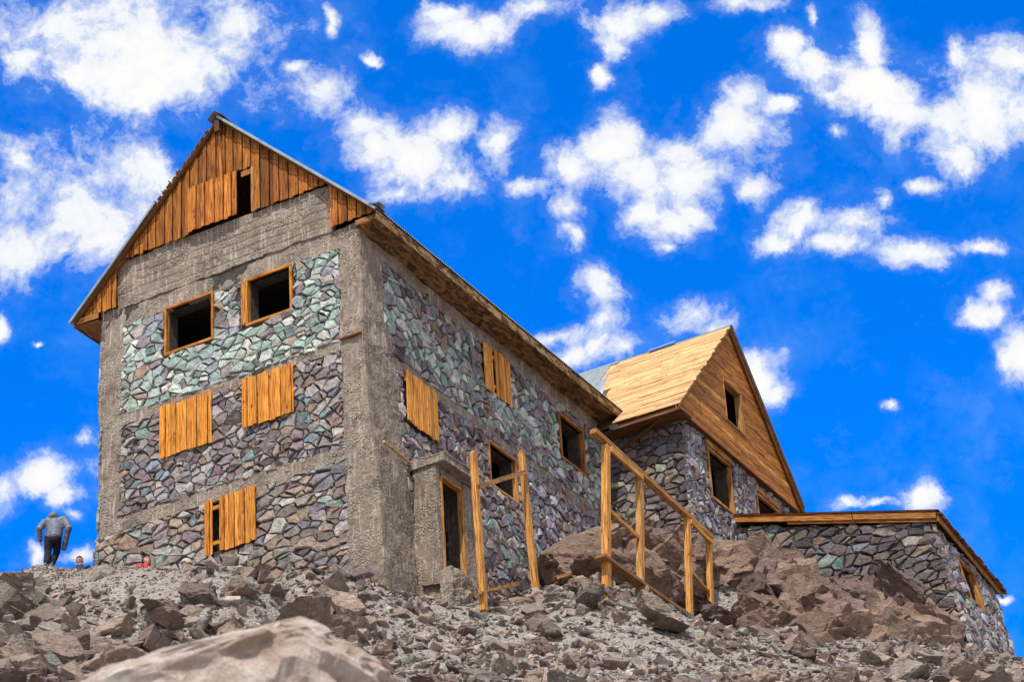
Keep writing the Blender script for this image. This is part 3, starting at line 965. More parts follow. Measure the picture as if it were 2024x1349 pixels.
# gable boarding
mb = MB()
r = random.Random(31)
x = -7.58
k = 0
BC = (0.46, 0.165, 0.026)
while x < 0.50:
    w = r.uniform(0.105, 0.15)
    x1 = min(x + w, 0.52)
    xm = (x + x1) / 2
    if xm < -6.62:
        lo = 7.62
    elif xm < -0.72:
        lo = 8.84 + r.uniform(-.02, .02)
    else:
        lo = 7.655
    k += 1
    off = 0.085 + (0.026 if k % 2 else 0.0) + r.uniform(0, .006)
    kk = r.uniform(0.70, 1.2) * (0.55 if r.random() < 0.12 else 1)
    c = (BC[0] * kk, BC[1] * kk * r.uniform(.94, 1.06), BC[2] * kk)
    segs = [(lo, None)]
    if -4.44 < xm < -2.72:
        segs = [(10.08, None)] if xm < -3.0 or True else segs
        if xm < -3.07:
            segs.append((8.86 + r.uniform(-.015, .015), 10.06))
    if -4.44 < xm < -3.07:
        c2_ = tuple(q_ * 1.35 for q_ in c)
        c = tuple(q_ * 0.8 for q_ in c)
    for (a, t) in segs:
        ta = zroof(x + 0.004) - 0.045 if t is None else t
        tb = zroof(x1 - 0.004) - 0.045 if t is None else t
        if min(ta, tb) - a < 0.03:
            continue
        o2 = off + (0.085 if t is not None else 0)
        pts = [(x + 0.008, a), (x1 - 0.008, a), (x1 - 0.008, tb)]
        if x < APX < x1:
            pts.append((APX, APZ - 0.05))
        pts.append((x + 0.008, ta))
        mb.prism(pts, FAC.O, FAC.U, FAC.V, FAC.N, 0.022, c2_ if t is not None else c, rnd=r)
        for q in range(len(pts) * 2):
            vx = mb.v[-1 - q]
            mb.v[-1 - q] = (vx[0], vx[1] - o2, vx[2])
    x = x1
mb.build('gable_boarding', [WOOD], house)
b = MB()
b.board((-4.47, -0.125, 8.90), (0, 0, 1.16), (0.035, 0, 0), (0, 0.03, 0), (0.05, 0.02, 0.01))  # near-black strip standing in for the shade gap left of the hatch
b.board((-4.47, -0.175, 10.065), (1.40, 0, 0), (0, 0, 0.03), (0, 0.07, 0), (0.12, 0.05, 0.015))  # dark strip standing in for the shadow line above the hatch
b.build('gable_hatch_frame_and_shade', [WOOD], house)
b = MB()
b.board((-2.77, -0.11, 8.85), (0, 0, 1.22), (0.06, 0, 0), (0, 0.12, 0), (0.5, 0.24, 0.07))
b.build('gable_hatch_frame_and_shade', [WOOD], house)
b = MB()
b.board((-3.05, -0.10, 9.90), (0.28, 0, 0), (0, 0, 0.15), (0, 0.03, 0), (0.42, 0.19, 0.05))
b.build('gable_hatch_frame_and_shade', [WOOD], house)
b = MB()
b.board((-0.66, -0.11, 8.40), (0.36, 0, -0.30), (-0.10, 0, -0.12), (0, 0.04, 0), (0.24, 0.10, 0.03))
b.build('corner_batten', [WOODD], house)

# roof: sheathing, eaves and sheet metal
slopeR = Vector((XR - APX, 0, ZE - APZ))
slopeL = Vector((XL - APX, 0, 7.55 - APZ))
nR = Vector((-slopeR.z, 0, slopeR.x)).normalized()
nL = Vector((slopeL.z, 0, -slopeL.x)).normalized()
mb = MB()
A0 = Vector((APX, -0.24, APZ - 0.03))
mb.board(A0, slopeR, (0, 18.4, 0), nR * 0.035, (0.36, 0.20, 0.09))
mb.board(A0 + nL * 0.001, slopeL, (0, 18.4, 0), nL * 0.035, (0.30, 0.15, 0.06))
# barge boards under the verge
mb.board(Vector((APX + 0.05, -0.20, APZ - 0.13)), slopeR * 0.985, (0, 0.035, 0), (0, 0, 0.07), (0.22, 0.10, 0.035))
mb.board(Vector((APX - 0.05, -0.20, APZ - 0.13)), slopeL * 0.985, (0, 0.035, 0), (0, 0, 0.07), (0.20, 0.09, 0.03))
# ridge beam end
mb.board((APX - 0.07, -0.30, APZ - 0.40), (0, 0.4, 0), (0.13, 0, 0), (0, 0, 0.30), (0.12, 0.06, 0.03))
# ends of battens on the bare upper part of the far slope
sl = slopeL.normalized()
for q in range(15):
    s = 0.35 + q * 0.19
    mb.board(A0 + sl * s + nL * 0.034 + Vector((0, -0.02 - rg.random() * 0.03, 0)), (0, 3.0, 0), sl * rg.uniform(.12, .17), nL * 0.022, (0.26, 0.14, 0.06))
roof = mb.build('roof', [WOODD], house)

# right eave box: scorched soffit and fascia boards
mb = MB()
y0 = -0.14
for (xa, w) in ((0.0, 0.20), (0.205, 0.19), (0.40, 0.185)):
    y = y0
    while y < 11.3:
        L = min(rg.uniform(2.8, 4.2), 11.32 - y)
        mb.board((xa, y, 7.44 - rg.uniform(0, .012)), (0, L - 0.012, 0), (w, 0, 0), (0, 0, 0.022), tuple(q * KR(rg, .7, 1.1) for q in (0.40, 0.22, 0.10)), rnd=rg, jit=0.004)
        y += L
y = -0.20
while y < 11.3:
    L = min(rg.uniform(3.2, 4.4), 11.36 - y)
    mb.board((0.588, y, 7.40), (0, L - 0.01, 0), (0.02, 0, 0.20), (0.026, 0, 0), tuple(q * KR(rg, .85, 1.15) for q in (0.66, 0.42, 0.20)), rnd=rg, jit=0.005)
    y += L
mb.board((0.02, -0.135, 7.46), (0.56, 0, 0), (0, 0, 0.12), (0, 0.03, 0), (0.35, 0.15, 0.04))
mb.build('eave_boards', [WOODB], house)
mb = MB()
for q in range(3):
    mb.board((-7.68 + q * 0.21, -0.13, 7.43 - q * 0.01), (0, 18, 0), (0.20, 0, 0), (0, 0, 0.025), (0.33, 0.15, 0.045))
mb.board((-7.72, -0.2, 7.40), (0, 18, 0), (0, 0, 0.16), (0.03, 0, 0), (0.3, 0.13, 0.04))
mb.board((-7.68, -0.165, 7.47), (0.64, 0, 0), (0, 0, 0.15), (0, 0.03, 0), (0.40, 0.17, 0.045))
mb.board((-7.55, -0.30, 7.38), (0.35, 0.1, -0.42), (0.035, 0, 0), (0, 0.03, 0), (0.05, 0.04, 0.03))
mb.build('eave_boards', [WOOD], house)


def corrugated(b, O, L, W, N, wave=0.085, amp=0.012, col=(0.5, 0.5, 0.5), sag=0.0, n=5):
    """sheet: ridges run along L, waves across W"""
    O, L, W, N = Vector(O), Vector(L), Vector(W), Vector(N).normalized()
    k = max(8, int(W.length / wave * 6))
    v = []
    for i in range(k + 1):
        for j in range(n + 1):
            t = i / k
            s = j / n
            v.append(O + W * t + L * s + N * (amp * math.sin(2 * math.pi * t * W.length / wave) + sag * math.sin(math.pi * s) * (t - .5)))
    f = [(i * (n + 1) + j, i * (n + 1) + j + 1, (i + 1) * (n + 1) + j + 1, (i + 1) * (n + 1) + j) for i in range(k) for j in range(n)]
    b.add(v, f, col)


mb = MB()
corrugated(mb, A0 + nR * 0.055 + Vector((0, -0.07, 0)), slopeR * 1.012, (0, 18.4, 0), nR, n=2)
corrugated(mb, A0 + nL * 0.055 + slopeL * 0.42 + Vector((0, -0.07, 0)), slopeL * 0.59, (0, 18.4, 0), nL, n=2)
corrugated(mb, A0 + nL * 0.085 + slopeL * 0.03 + Vector((0, 3.1, 0)), slopeL * 0.40, (0, 15.2, 0), nL, n=2)
# turned down verge strips
mb.board(A0 + Vector((0, -0.085, 0.0)), slopeR * 1.01, nR * 0.055, (0, 0.006, 0))
mb.board(A0 + slopeL * 0.42 + Vector((0, -0.085, 0.0)), slopeL * 0.59, nL * 0.055, (0, 0.006, 0))
# lifted ridge cap, curled corner at the eave
c0 = Vector((APX, -0.42, APZ + 0.10))
for dvec in (slopeR.normalized() * 0.30 + Vector((0, 0, 0.04)), slopeL.normalized() * 0.30 + Vector((0.02, 0, 0.02))):
    mb.board(c0, dvec, (0.02, 2.2, -0.05), (0, 0, 0.006))
mb.board(c0 + Vector((0, 2.25, -0.05)), slopeR.normalized() * 0.25, (0, 15.9, 0), (0, 0, 0.006))
mb.board(c0 + Vector((0, 2.25, -0.05)), slopeL.normalized() * 0.25, (0, 15.9, 0), (0, 0, 0.006))
mb.board((0.50, -0.36, 7.74), (0.20, -0.02, -0.08), (0, 0.5, 0), (0, 0, 0.006))
mb.board((0.70, -0.38, 7.66), (0.10, 0, 0.0), (0, 0.3, 0), (0, 0, 0.006))
for q in range(10):
    s = 0.4 + q * 0.29
    mb.board(A0 + sl * s + nL * 0.058 + Vector((0, -0.07 - rg.random() * .03, 0)), sl * rg.uniform(.02, .04), (0, 0.12, 0), nL * 0.008)
mb.build('roof_sheeting', [TIN], house)

# ================================================================== the wing with the boarded roof
WX = 2.27
wing = thing('stone_wing', 'smaller stone building behind the railing, with pale bare roof boards and a horizontally boarded gable', 'building', (1, 14, 0))
WL = Frame((0, 11.5, 0), (1, 0, 0), (0, 0, 1), (0, -1, 0))
WG = Frame((WX, 0, 0), (0, 1, 0), (0, 0, 1), (1, 0, 0))
WH = [(12.75, 13.98, 5.30, 6.62), (15.60, 16.82, 5.05, 6.48)]
mb = MB()
core_wall(mb, WL, 0.0, WX - 0.036, 1.0, 7.05, [], 0.4)
core_wall(mb, WG, 11.936, 18.1, 0.5, 6.94, WH, 0.4)
core_wall(mb, Frame((0, 18.1, 0), (1, 0, 0), (0, 0, 1), (0, 1, 0)), 0.0, WX - 0.45, 0.5, 6.9, [], 0.3, n=0.0)
mb.build('mortar_wall', [MORTAR], wing)
mb = MB()
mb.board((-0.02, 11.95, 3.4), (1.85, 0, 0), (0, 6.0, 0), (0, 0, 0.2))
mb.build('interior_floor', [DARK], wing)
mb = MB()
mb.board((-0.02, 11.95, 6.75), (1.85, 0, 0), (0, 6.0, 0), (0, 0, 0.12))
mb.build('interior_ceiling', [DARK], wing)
mb = MB()


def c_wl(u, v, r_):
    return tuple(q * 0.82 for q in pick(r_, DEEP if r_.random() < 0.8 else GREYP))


def c_wg(u, v, r_):
    return pick(r_, PURPLE if r_.random() < 0.55 else (LILAC if r_.random() < 0.6 else GREYP))


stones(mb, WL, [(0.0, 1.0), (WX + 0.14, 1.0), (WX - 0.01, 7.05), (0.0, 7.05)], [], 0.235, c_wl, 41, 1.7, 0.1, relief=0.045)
stones(mb, WG, [(11.46, 0.6), (18.1, 0.6), (18.1, 6.95), (11.48, 6.95)], hol(WH, 0.07), 0.215, c_wg, 42, 1.05, -0.2, relief=0.04)
mb.build('stone_infill', [STONE], wing)
frame_parts(wing, WG, *WH[0], wd=0.07, col=(0.50, 0.24, 0.07))
frame_parts(wing, WG, *WH[1], wd=0.07, col=(0.50, 0.24, 0.07))
b = MB()
b.board((WX - 0.06, 12.62, 6.70), (0, 1.5, 0), (0, 0, 0.16), (0.13, 0, 0), (0.50, 0.24, 0.07))
b.build('window_lintel', [WOOD], wing)
b = MB()
b.board((WX - 0.06, 15.47, 6.57), (0, 1.5, 0), (0, 0, 0.16), (0.13, 0, 0), (0.50, 0.24, 0.07))
b.build('window_lintel', [WOOD], wing)
RY, RZ = 14.53, 10.96
EY, EZ = 10.84, 7.02
BY, BZ = 18.22, 6.95
up = Vector((0, RY - EY, RZ - EZ))
ul = up.length
un = up.normalized()
wn = Vector((0, -un.z, un.y))
XG = WX + 0.24


def xvalley(z):
    return min(0.60, APX + (APZ - z) * (XR - APX) / (APZ - ZE) - 0.12)


mb = MB()
r = random.Random(77)
s = 0.0
k = 0
while s < ul - 0.02:
    w = min(r.uniform(0.125, 0.165), ul - s)
    p = Vector((0, EY, EZ)) + un * s
    xa = xvalley(p.z)
    xb = XG + r.uniform(-.03, .03) + (0.04 if k % 7 == 3 else 0)
    cuts = sorted([xa] + [xa + (xb - xa) * t for t in ([r.choice([0.33, 0.36, 0.62, 0.66])] if xb - xa > 1.6 else [])] + [xb])
    for a, c_ in zip(cuts, cuts[1:]):
        kk = r.uniform(0.84, 1.1)
        c = (0.78 * kk, 0.47 * kk * r.uniform(.97, 1.03), 0.22 * kk)
        gapw = 0.010 if r.random() < 0.75 else 0.035
        mb.board(Vector((a + 0.006, p.y, p.z)) + wn * (r.uniform(0, .014)), (c_ - a - 0.012, 0, 0), un * (w - gapw), wn * 0.022, c, rnd=r, jit=0.005)
    s += w
    k += 1
mb.build('roof_boarding', [WOODR], wing)
mb = MB()
mb.board((-2.9, EY + 0.05, EZ - 0.05), (XG + 2.87, 0, 0), up * 0.985, wn * 0.03, (0.14, 0.07, 0.035))
dn = Vector((0, BY - RY, BZ - RZ))
bn = Vector((0, -dn.z, dn.y)).normalized()
mb.board((-2.9, RY, RZ - 0.02), (XG + 2.9, 0, 0), dn, bn * 0.05, (0.20, 0.10, 0.05))
mb.board((0.62, EY + 0.04, EZ - 0.13), (XG - 0.66, 0, 0), (0, 0, 0.11), (0, 0.03, 0), (0.26, 0.12, 0.05))
for q in range(3):
    mb.board((0.3, EY + 0.08 + 0.2 * q, EZ - 0.12 + 0.0 * q), (XG - 0.33, 0, 0), (0, 0.19, 0), (0, 0, 0.02), (0.16, 0.075, 0.03))
mb.build('roof_frame', [WOODD], wing)
mb = MB()
mb.board((2.16, 10.93, 6.98), (-1.72, 0.49, -0.42), (0, 0.05, 0.08), (0.03, 0.08, 0), (0.20, 0.09, 0.035))
mb.build('eave_brace', [WOODD], wing)
# gable of horizontal boards
GH = (13.90, 14.93, 7.93, 9.12)
mb = MB()
z = 6.90
rows = 0
while z < RZ - 0.06:
    h = r.uniform(0.095, 0.125)
    zz = z + h / 2

    def ylim(q):
        return EY + (q - EZ) * (RY - EY) / (RZ - EZ) + 0.01, RY + (RZ - q) * (BY - RY) / (RZ - BZ) - 0.01
    a0, b0 = ylim(max(z, 7.0))
    a1, b1 = ylim(z + h)
    spans = [(a0, b0, a1, b1)]
    if GH[2] < zz < GH[3]:
        spans = [(a0, GH[0], a1, GH[0]), (GH[1], b0, GH[1], b1)]
    for (p0, q0, p1, q1) in spans:
        cuts = [0.0, 1.0]
        if q0 - p0 > 2.4:
            cuts = [0.0, r.uniform(.3, .7), 1.0]
        for ca, cb in zip(cuts, cuts[1:]):
            ya, yb = p0 + (q0 - p0) * ca, p0 + (q0 - p0) * cb
            yc, yd = (p1 if ca == 0 else ya), (q1 if cb == 1 else yb)
            kk = r.uniform(0.72, 1.25)
            c = (0.50 * kk, 0.19 * kk * r.uniform(.95, 1.05), 0.036 * kk)
            if r.random() < 0.10:
                c = (0.75, 0.38, 0.10)
            pts = [(ya, z + 0.003), (yb, z + 0.003), (yd, z + h - 0.003), (yc, z + h - 0.003)]
            mb.prism(pts, (WX + 0.10 + r.uniform(0, .012), 0, 0), (0, 1, 0), (0, 0, 1), (1, 0, 0), 0.024, c, along='u', rnd=r)
    z += h
    rows += 1
mb.build('gable_boarding', [WOOD], wing)
b = MB()
for (y_, z_, L, W) in ((GH[0] - 0.02, GH[2], (0, 0, GH[3] - GH[2]), (0, 0.03, 0)), (GH[1] - 0.01, GH[2], (0, 0, GH[3] - GH[2]), (0, 0.04, 0)), (GH[0], GH[2] - 0.04, (0, GH[1] - GH[0], 0), (0, 0, 0.04)), (GH[0], GH[3], (0, GH[1] - GH[0], 0), (0, 0, 0.04))):
    b.board((WX - 0.05, y_, z_), L, W, (0.20, 0, 0), (0.46, 0.25, 0.09))
b.build('window', [WOOD], wing)
b = MB()
for (p, d_, n_) in (((XG - 0.06, RY, RZ - 0.10), (0, EY - RY, EZ - RZ), 1), ((XG - 0.06, RY, RZ - 0.10), (0, BY - RY, BZ - RZ), 1)):
    b.board(p, d_, (0.035, 0, 0), (0, 0, 0.085), (0.36, 0.16, 0.045))
b.board((WX - 0.02, EY + 0.1, 6.86), (0, BY - EY - 0.2, 0), (0.20, 0, 0), (0, 0, 0.03), (0.13, 0.06, 0.03))
b.build('barge_board', [WOOD], wing)
# sheet metal left on the wing roof
mb = MB()
hz0 = lambda y: EZ + (y - EY) * (RZ - EZ) / (RY - EY)
corrugated(mb, Vector((-2.75, 13.05, hz0(13.05))) + wn * 0.05, un * 2.1, (1.72, 0, 0), wn, wave=0.076, amp=0.012)
mb.build('corrugated_sheet', [TIN], wing)
mb = MB()
mb.board((-1.0, RY - 0.10, RZ - 0.08), (XG + 1.0, 0, 0), (0, 0.13, 0.14), (0, 0, 0.006))
mb.board((-2.9, RY - 0.12, RZ - 0.06), (2.1, 0, 0.0), (0, 0.14, 0.14), (0, 0, 0.006))
mb.board((0.1, RY - 0.13, RZ - 0.02), (0.8, 0, 0.03), (0, 0.16, 0.13), (0, 0, 0.006))
mb.board((-2.9, RY + 0.01, RZ + 0.055), (XG + 2.95, 0, 0), dn * 0.99, bn * 0.012)
mb.build('ridge_flashing', [TIN], wing)
mb = MB()
mb.board((0.50, 10.80, 7.00), (0.26, -0.02, -0.04), (0.0, 0.05, -0.10), (0.0, 0.01, 0.006))
mb.build('torn_flashing', [TIN], wing)
loose = MB()
corrugated(loose, Vector((-1.05, 12.15, hz0(12.15))) + wn * 0.09, un * 0.95 + wn * 0.22, (0.72, 0.25, 0.32), wn, wave=0.076, amp=0.012, sag=0.15)
tag(loose.build('metal_sheet', [TIN]), 'small loose corrugated metal sheet lying curled on the pale roof boards of the wing', 'metal sheet')

# ================================================================== low annex
annex = thing('stone_annex', 'low stone annex with a sloping wooden fascia, standing on the rocks at the right end', 'building', (5, 16, 0))
AF = Frame((0, 14.04, 0), (1, 0, 0), (0, 0, 1), (0, -1, 0))
AE = Frame((7.99, 0, 0), (0, 1, 0), (-0.156, 0, 0.988), (0.988, 0, 0.156))
AH = [(15.16, 16.12, 1.90, 2.98)]
mb = MB()
V4 = [(WX, -1.6), (8.18, -1.6), (7.42, 3.55), (WX, 4.90)]
mb.add([AF(a, b_, -0.035) for a, b_ in V4], [(0, 1, 2, 3)], (0.2, 0.2, 0.2))
core_wall(mb, AE, 14.08, 17.75, -1.8, 3.02, AH, 0.35)
mb.add([AE(14.08, 3.02, -0.035), AE(17.75, 3.02, -0.035), AE(14.08, 3.52, -0.035)], [(0, 1, 2)], (0.2, 0.2, 0.2))
mb.add([(WX, 17.7, -2), (7.9, 17.7, -2), (7.45, 17.7, 3.1), (WX, 17.7, 4.5)], [(0, 3, 2, 1)], (0.2, 0.2, 0.2))
mb.build('mortar_wall', [MORTAR], annex)
mb = MB()


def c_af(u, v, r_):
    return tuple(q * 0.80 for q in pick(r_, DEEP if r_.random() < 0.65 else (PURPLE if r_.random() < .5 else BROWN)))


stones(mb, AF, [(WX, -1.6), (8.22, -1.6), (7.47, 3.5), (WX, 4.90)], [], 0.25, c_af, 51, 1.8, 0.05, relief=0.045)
stones(mb, AE, [(14.0, -1.6), (17.8, -1.6), (17.75, 3.0), (14.0, 3.46)], hol(AH, 0.05), 0.22, c_wg, 52, 1.0, -0.2, relief=0.05)
mb.build('stone_infill', [STONE], annex)
frame_parts(annex, AE, 15.16, 16.12, 1.90, 2.98, wd=0.06, out=0.05, col=(0.50, 0.23, 0.06))
shutter(annex, AE, 15.2, 15.75, 1.95, 2.95, w=0.14, out=-0.12, col=(0.55, 0.24, 0.06), seed=9)
mb = MB()
fa, fb = Vector((2.20, 13.90, 5.00)), Vector((7.58, 13.90, 3.52))
dirf = fb - fa
mb.board(fa + Vector((0, 0, 0.04)), dirf * 0.60, (0, 0.03, 0), (0, 0, 0.22), (0.48, 0.20, 0.045), rnd=r)
mb.board(fa + dirf * 0.605 + Vector((0, -0.004, 0.05)), dirf * 0.395, (0, 0.03, 0), (0, 0, 0.22), (0.42, 0.18, 0.045), rnd=r)
mb.board(fa + dirf * 0.28 + Vector((0, 0.032, -0.03)), dirf * 0.72, (0, 0.03, 0), (0, 0, 0.09), (0.34, 0.14, 0.04), rnd=r)
ga, gb = Vector((7.60, 13.92, 3.50)), Vector((7.60, 18.05, 2.94))
mb.board(ga, gb - ga, (0.03, 0, 0), (0, 0, 0.16), (0.40, 0.19, 0.06), rnd=r)
mb.build('fascia', [WOOD], annex)
mb = MB()
mb.add([tuple(fa + Vector((0, -0.03, 0.25))), tuple(fb + Vector((0.1, -0.03, 0.25))), (7.72, 18.1, 3.16), (2.20, 18.1, 4.7)], [(0, 1, 2, 3)], (0.3, 0.16, 0.07))
mb.add([tuple(fa + Vector((0, -0.03, 0.21))), tuple(fb + Vector((0.1, -0.03, 0.21))), (7.72, 18.1, 3.12), (2.20, 18.1, 4.66)], [(3, 2, 1, 0)], (0.3, 0.16, 0.07))
for q in range(30):
    t = q / 30
    a = fb + Vector((-0.25, 0.0, 0.235)) + (Vector((7.72, 18.1, 3.15)) - (fb + Vector((0.1, -0.03, 0.235)))) * t
    mb.board(a, (0.38 + rg.uniform(-.02, .05), 0, -0.10), (0, 0.13, -0.016), (0, 0, 0.03), tuple(k_ * KR(rg, .6, 1.2) for k_ in (0.25, 0.13, 0.06)), rnd=r)
mb.build('roof', [WOODD], annex)


# ================================================================== timber stakes, railing, planks
def pole(b, p, q, w, d, col, jit=0.006, seed=0, side=(1, 0, 0)):
    """squared timber from p to q"""
    p, q = Vector(p), Vector(q)
    ax = (q - p).normalized()
    s_ = Vector(side)
    s_ = (s_ - ax * s_.dot(ax)).normalized()
    t_ = ax.cross(s_)
    rr = random.Random(seed)
    b.board(p - s_ * w / 2 - t_ * d / 2, q - p, s_ * w, t_ * d, col, rnd=rr, jit=jit)


PO = (0.66, 0.32, 0.085)
fr1 = thing('timber_frame', 'two upright timber stakes joined by a slanting rail, standing in front of the doorway', 'timber frame', (1.6, 3, -0.5))


def stake(name, parent, p, q, w, d, col, seed, rnd_top=True):
    b = MB()
    pole(b, p, q, w, d, col, seed=seed)
    if rnd_top:
        p, q = Vector(p), Vector(q)
        ax = (q - p).normalized()
        pole(b, q + ax * 0.003, q + ax * 0.045, w * 0.8, d * 0.8, col, seed=seed + 1)
        pole(b, q + ax * 0.048, q + ax * 0.075, w * 0.5, d * 0.5, col, seed=seed + 2)
    return b.build(name, [WOODN], parent)


stake('post', fr1, (1.6, 1.88, -1.6), (1.6, 1.80, 2.06), 0.12, 0.13, PO, 1)
stake('post', fr1, (1.6, 4.26, -0.3), (1.6, 4.00, 2.99), 0.12, 0.12, PO, 4)
stake('rail', fr1, (1.70, 1.80, 1.24), (1.70, 4.04, 2.54), 0.06, 0.10, (0.42, 0.22, 0.09), 7, False)
fr2 = thing('wooden_railing', 'wooden railing of four tall posts under one slanting handrail, right of the stakes', 'railing', (3, 7, 0))
PP = [((3.0, 5.43, 3.36), (3.0, 4.80, -0.90), .17), ((3.0, 7.06, 3.30), (3.0, 6.56, -0.10), .15), ((3.0, 9.47, 3.18), (3.0, 9.0, -0.15), .14), ((3.0, 10.60, 3.06), (3.0, 10.18, 0.05), .13)]
for i, (a, c_, w) in enumerate(PP):
    stake('post', fr2, c_, a, w * 0.9, w, PO if i != 1 else (0.56, 0.29, 0.10), 20 + i, False)
stake('handrail', fr2, (3.0, 4.86, 3.50), (3.0, 10.72, 3.13), 0.16, 0.11, (0.48, 0.24, 0.08), 30, False)
stake('rail', fr2, (3.09, 5.52, 3.30), (3.09, 7.04, 3.20), 0.05, 0.14, PO, 31, False)
stake('rail', fr2, (3.08, 9.50, 3.06), (3.08, 10.60, 2.94), 0.05, 0.12, PO, 32, False)
stake('rail', fr2, (3.0, 5.24, 1.72), (3.0, 6.72, 1.58), 0.05, 0.09, PO, 33, False)
stake('rail', fr2, (3.0, 9.28, 1.78), (3.0, 10.36, 1.52), 0.05, 0.09, (0.45, 0.24, 0.09), 34, False)
stake('bottom_board', fr2, (3.02, 4.62, 0.30), (3.02, 9.45, 0.38), 0.26, 0.07, (0.34, 0.18, 0.08), 35, False)
for (nm, lab, a, c_, w, d_, colr, sd_) in (
    ('plank', 'narrow plank lying on the ground at the foot of the two timber stakes', (1.6, 1.70, -1.28), (1.25, 4.2, 0.0), 0.14, 0.06, (0.45, 0.24, 0.09), 41),
    ('plank', 'split plank sticking up out of the dark stones left of the railing', (1.5, 5.40, 0.50), (2.25, 6.25, 0.86), 0.16, 0.06, (0.40, 0.21, 0.08), 42)):
    b = MB()
    pole(b, a, c_, w, d_, colr, seed=sd_, jit=0.02)
    tag(b.build(nm, [WOODD]), lab, 'plank')
# ================================================================== hillside
CTRL = [(-10.05, 0.3, 1.98), (-9.34, 0.5, 1.85), (-8.64, 0.5, 1.66), (-5.98, -1.6, 0.14), (-4.6, -4.6, -1.85), (-2.61, -4.9, -2.45), (-0.93, -3.8, -2.19), (-0.07, -2.4, -1.98), (0.36, -1.2, -1.75), (0.64, -0.5, -1.68), (0.45, 1.83, -1.05), (0.9, 3.79, -0.50), (0.4, 6.5, 0.80), (0.2, 7.77, 1.7), (0.2, 9.42, 2.8), (0.1, 10.48, 3.5), (0.39, 11.3, 3.7), (1.39, 11.2, 3.4), (2.47, 11.4, 2.9), (2.3, 13.9, 3.3), (4.09, 13.9, 2.1), (5.93, 13.9, 0.8), (7.9, 13.9, -0.4), (8.3, 17.6, 0.0),
        (-1.12, -10.31, -6.6), (0.36, -7.99, -6.2), (2.02, -5.69, -5.86), (4.09, -3.83, -5.77), (6.08, -1.65, -5.55), (7.49, 2.16, -4.64), (8.91, 6.83, -3.43), (10.5, 9.44, -2.97), (-4.14, -6.73, -3.59), (-1.61, -5.34, -3.78), (-0.01, -2.9, -3.15), (1.82, 0.25, -2.72), (3.62, 2.33, -2.47), (5.09, 6.69, -1.32), (6.42, 10.83, -0.21), (9.51, 12.85, -1.08), (8.3, 13.5, -0.6),
        (3.0, 4.8, -0.60), (3.0, 6.6, 0.0), (3.0, 9.0, 0.0), (3.0, 10.2, 0.25),
        (27.43, -44.64, -27.15), (18.26, -35.92, -21.88), (21.79, -34.05, -21.88), (25.32, -32.17, -21.88), (7.21, -23.68, -15.64), (14.28, -19.92, -15.64), (21.34, -16.16, -15.64), (-1.01, -16.73, -10.81), (9.58, -11.09, -10.81), (20.17, -5.46, -10.81),
        (-7.2, -3.1, -0.45), (-6.2, -3.4, -0.85), (-7.35, -0.90, 0.69), (-6.31, -1.70, 0.18), (-5.74, -2.00, -0.16), (-4.75, -2.60, -0.67), (-4.14, -2.80, -0.88), (-3.54, -3.00, -1.14), (-2.95, -3.20, -1.36), (-2.38, -3.30, -1.52), (-1.95, -3.30, -1.67), (-1.0, -2.4, -1.85), (-0.4, -1.9, -1.80), (-8.0, -1.2, 0.60), (-9.0, -0.6, 1.05),
        (-4.7, -1.0, -1.55), (-7.3, -0.3, -0.35), (-8.8, 1.2, 1.55), (-3.4, -1.4, -1.75), (-2.0, -1.0, -1.7), (-11, 4, 1.2), (-14, 2, 1.6), (-9, 10, 0.5), (-3.5, 6, -0.9), (-3.5, 12, -0.9), (-3.5, 17, -0.8), (-3.5, 24, 0), (6, 24, -1), (13, 20, -3), (14, 14, -2.6), (-18, -6, -3), (-20, 12, -1), (24, 12, -6), (30, 30, -9), (-15, 40, -5), (10, 45, -8), (45, -20, -18), (-25, -30, -15), (40, -50, -30), (0, -55, -30)]
CP = np.array(CTRL)


def _tps(d):
    return np.where(d > 1e-9, d * d * np.log(np.maximum(d, 1e-9)), 0)


_D = np.sqrt(((CP[:, None, :2] - CP[None, :, :2]) ** 2).sum(-1))
_n = len(CP)
_A = np.zeros((_n + 3, _n + 3))
_A[:_n, :_n] = _tps(_D) + np.eye(_n) * 0.02
_A[:_n, _n:] = np.c_[np.ones(_n), CP[:, :2]]
_A[_n:, :_n] = _A[:_n, _n:].T
_w = np.linalg.solve(_A, np.r_[CP[:, 2], 0, 0, 0])


def ground_smooth(x, y):
    x, y = np.atleast_1d(x).astype(float), np.atleast_1d(y).astype(float)
    sh = x.shape
    x, y = x.ravel(), y.ravel()
    z = _w[_n] + _w[_n + 1] * x + _w[_n + 2] * y
    for i in range(_n):
        z = z + _w[i] * _tps(np.sqrt((x - CP[i, 0]) ** 2 + (y - CP[i, 1]) ** 2))
    far = np.clip((np.hypot(x - 3, y + 10) - 55) / 40, 0, 1)
    z = z * (1 - far) + far * (-20 - 0.1 * np.hypot(x - 3, y + 10) * 0.5)
    return z.reshape(sh)


def ground(x, y):
    z = ground_smooth(x, y)
    p = np.stack([np.broadcast_to(x, z.shape), np.broadcast_to(y, z.shape), z * 0], axis=-1)
    return z + 0.14 * fbm(p * 0.9, 3, 3) + 0.035 * fbm(p * 5.0, 3, 4, 0.6)


AZV = np.array([-0.4696, 0.8829])
LTV = np.array([0.8829, 0.4696])
C2 = np.array([CAM.x, CAM.y])


def steps(parts):
    out_ = []
    for a, b_, st in parts:
        out_ += list(np.arange(a, b_ - 1e-6, st))
    return np.array(out_ + [parts[-1][1]])


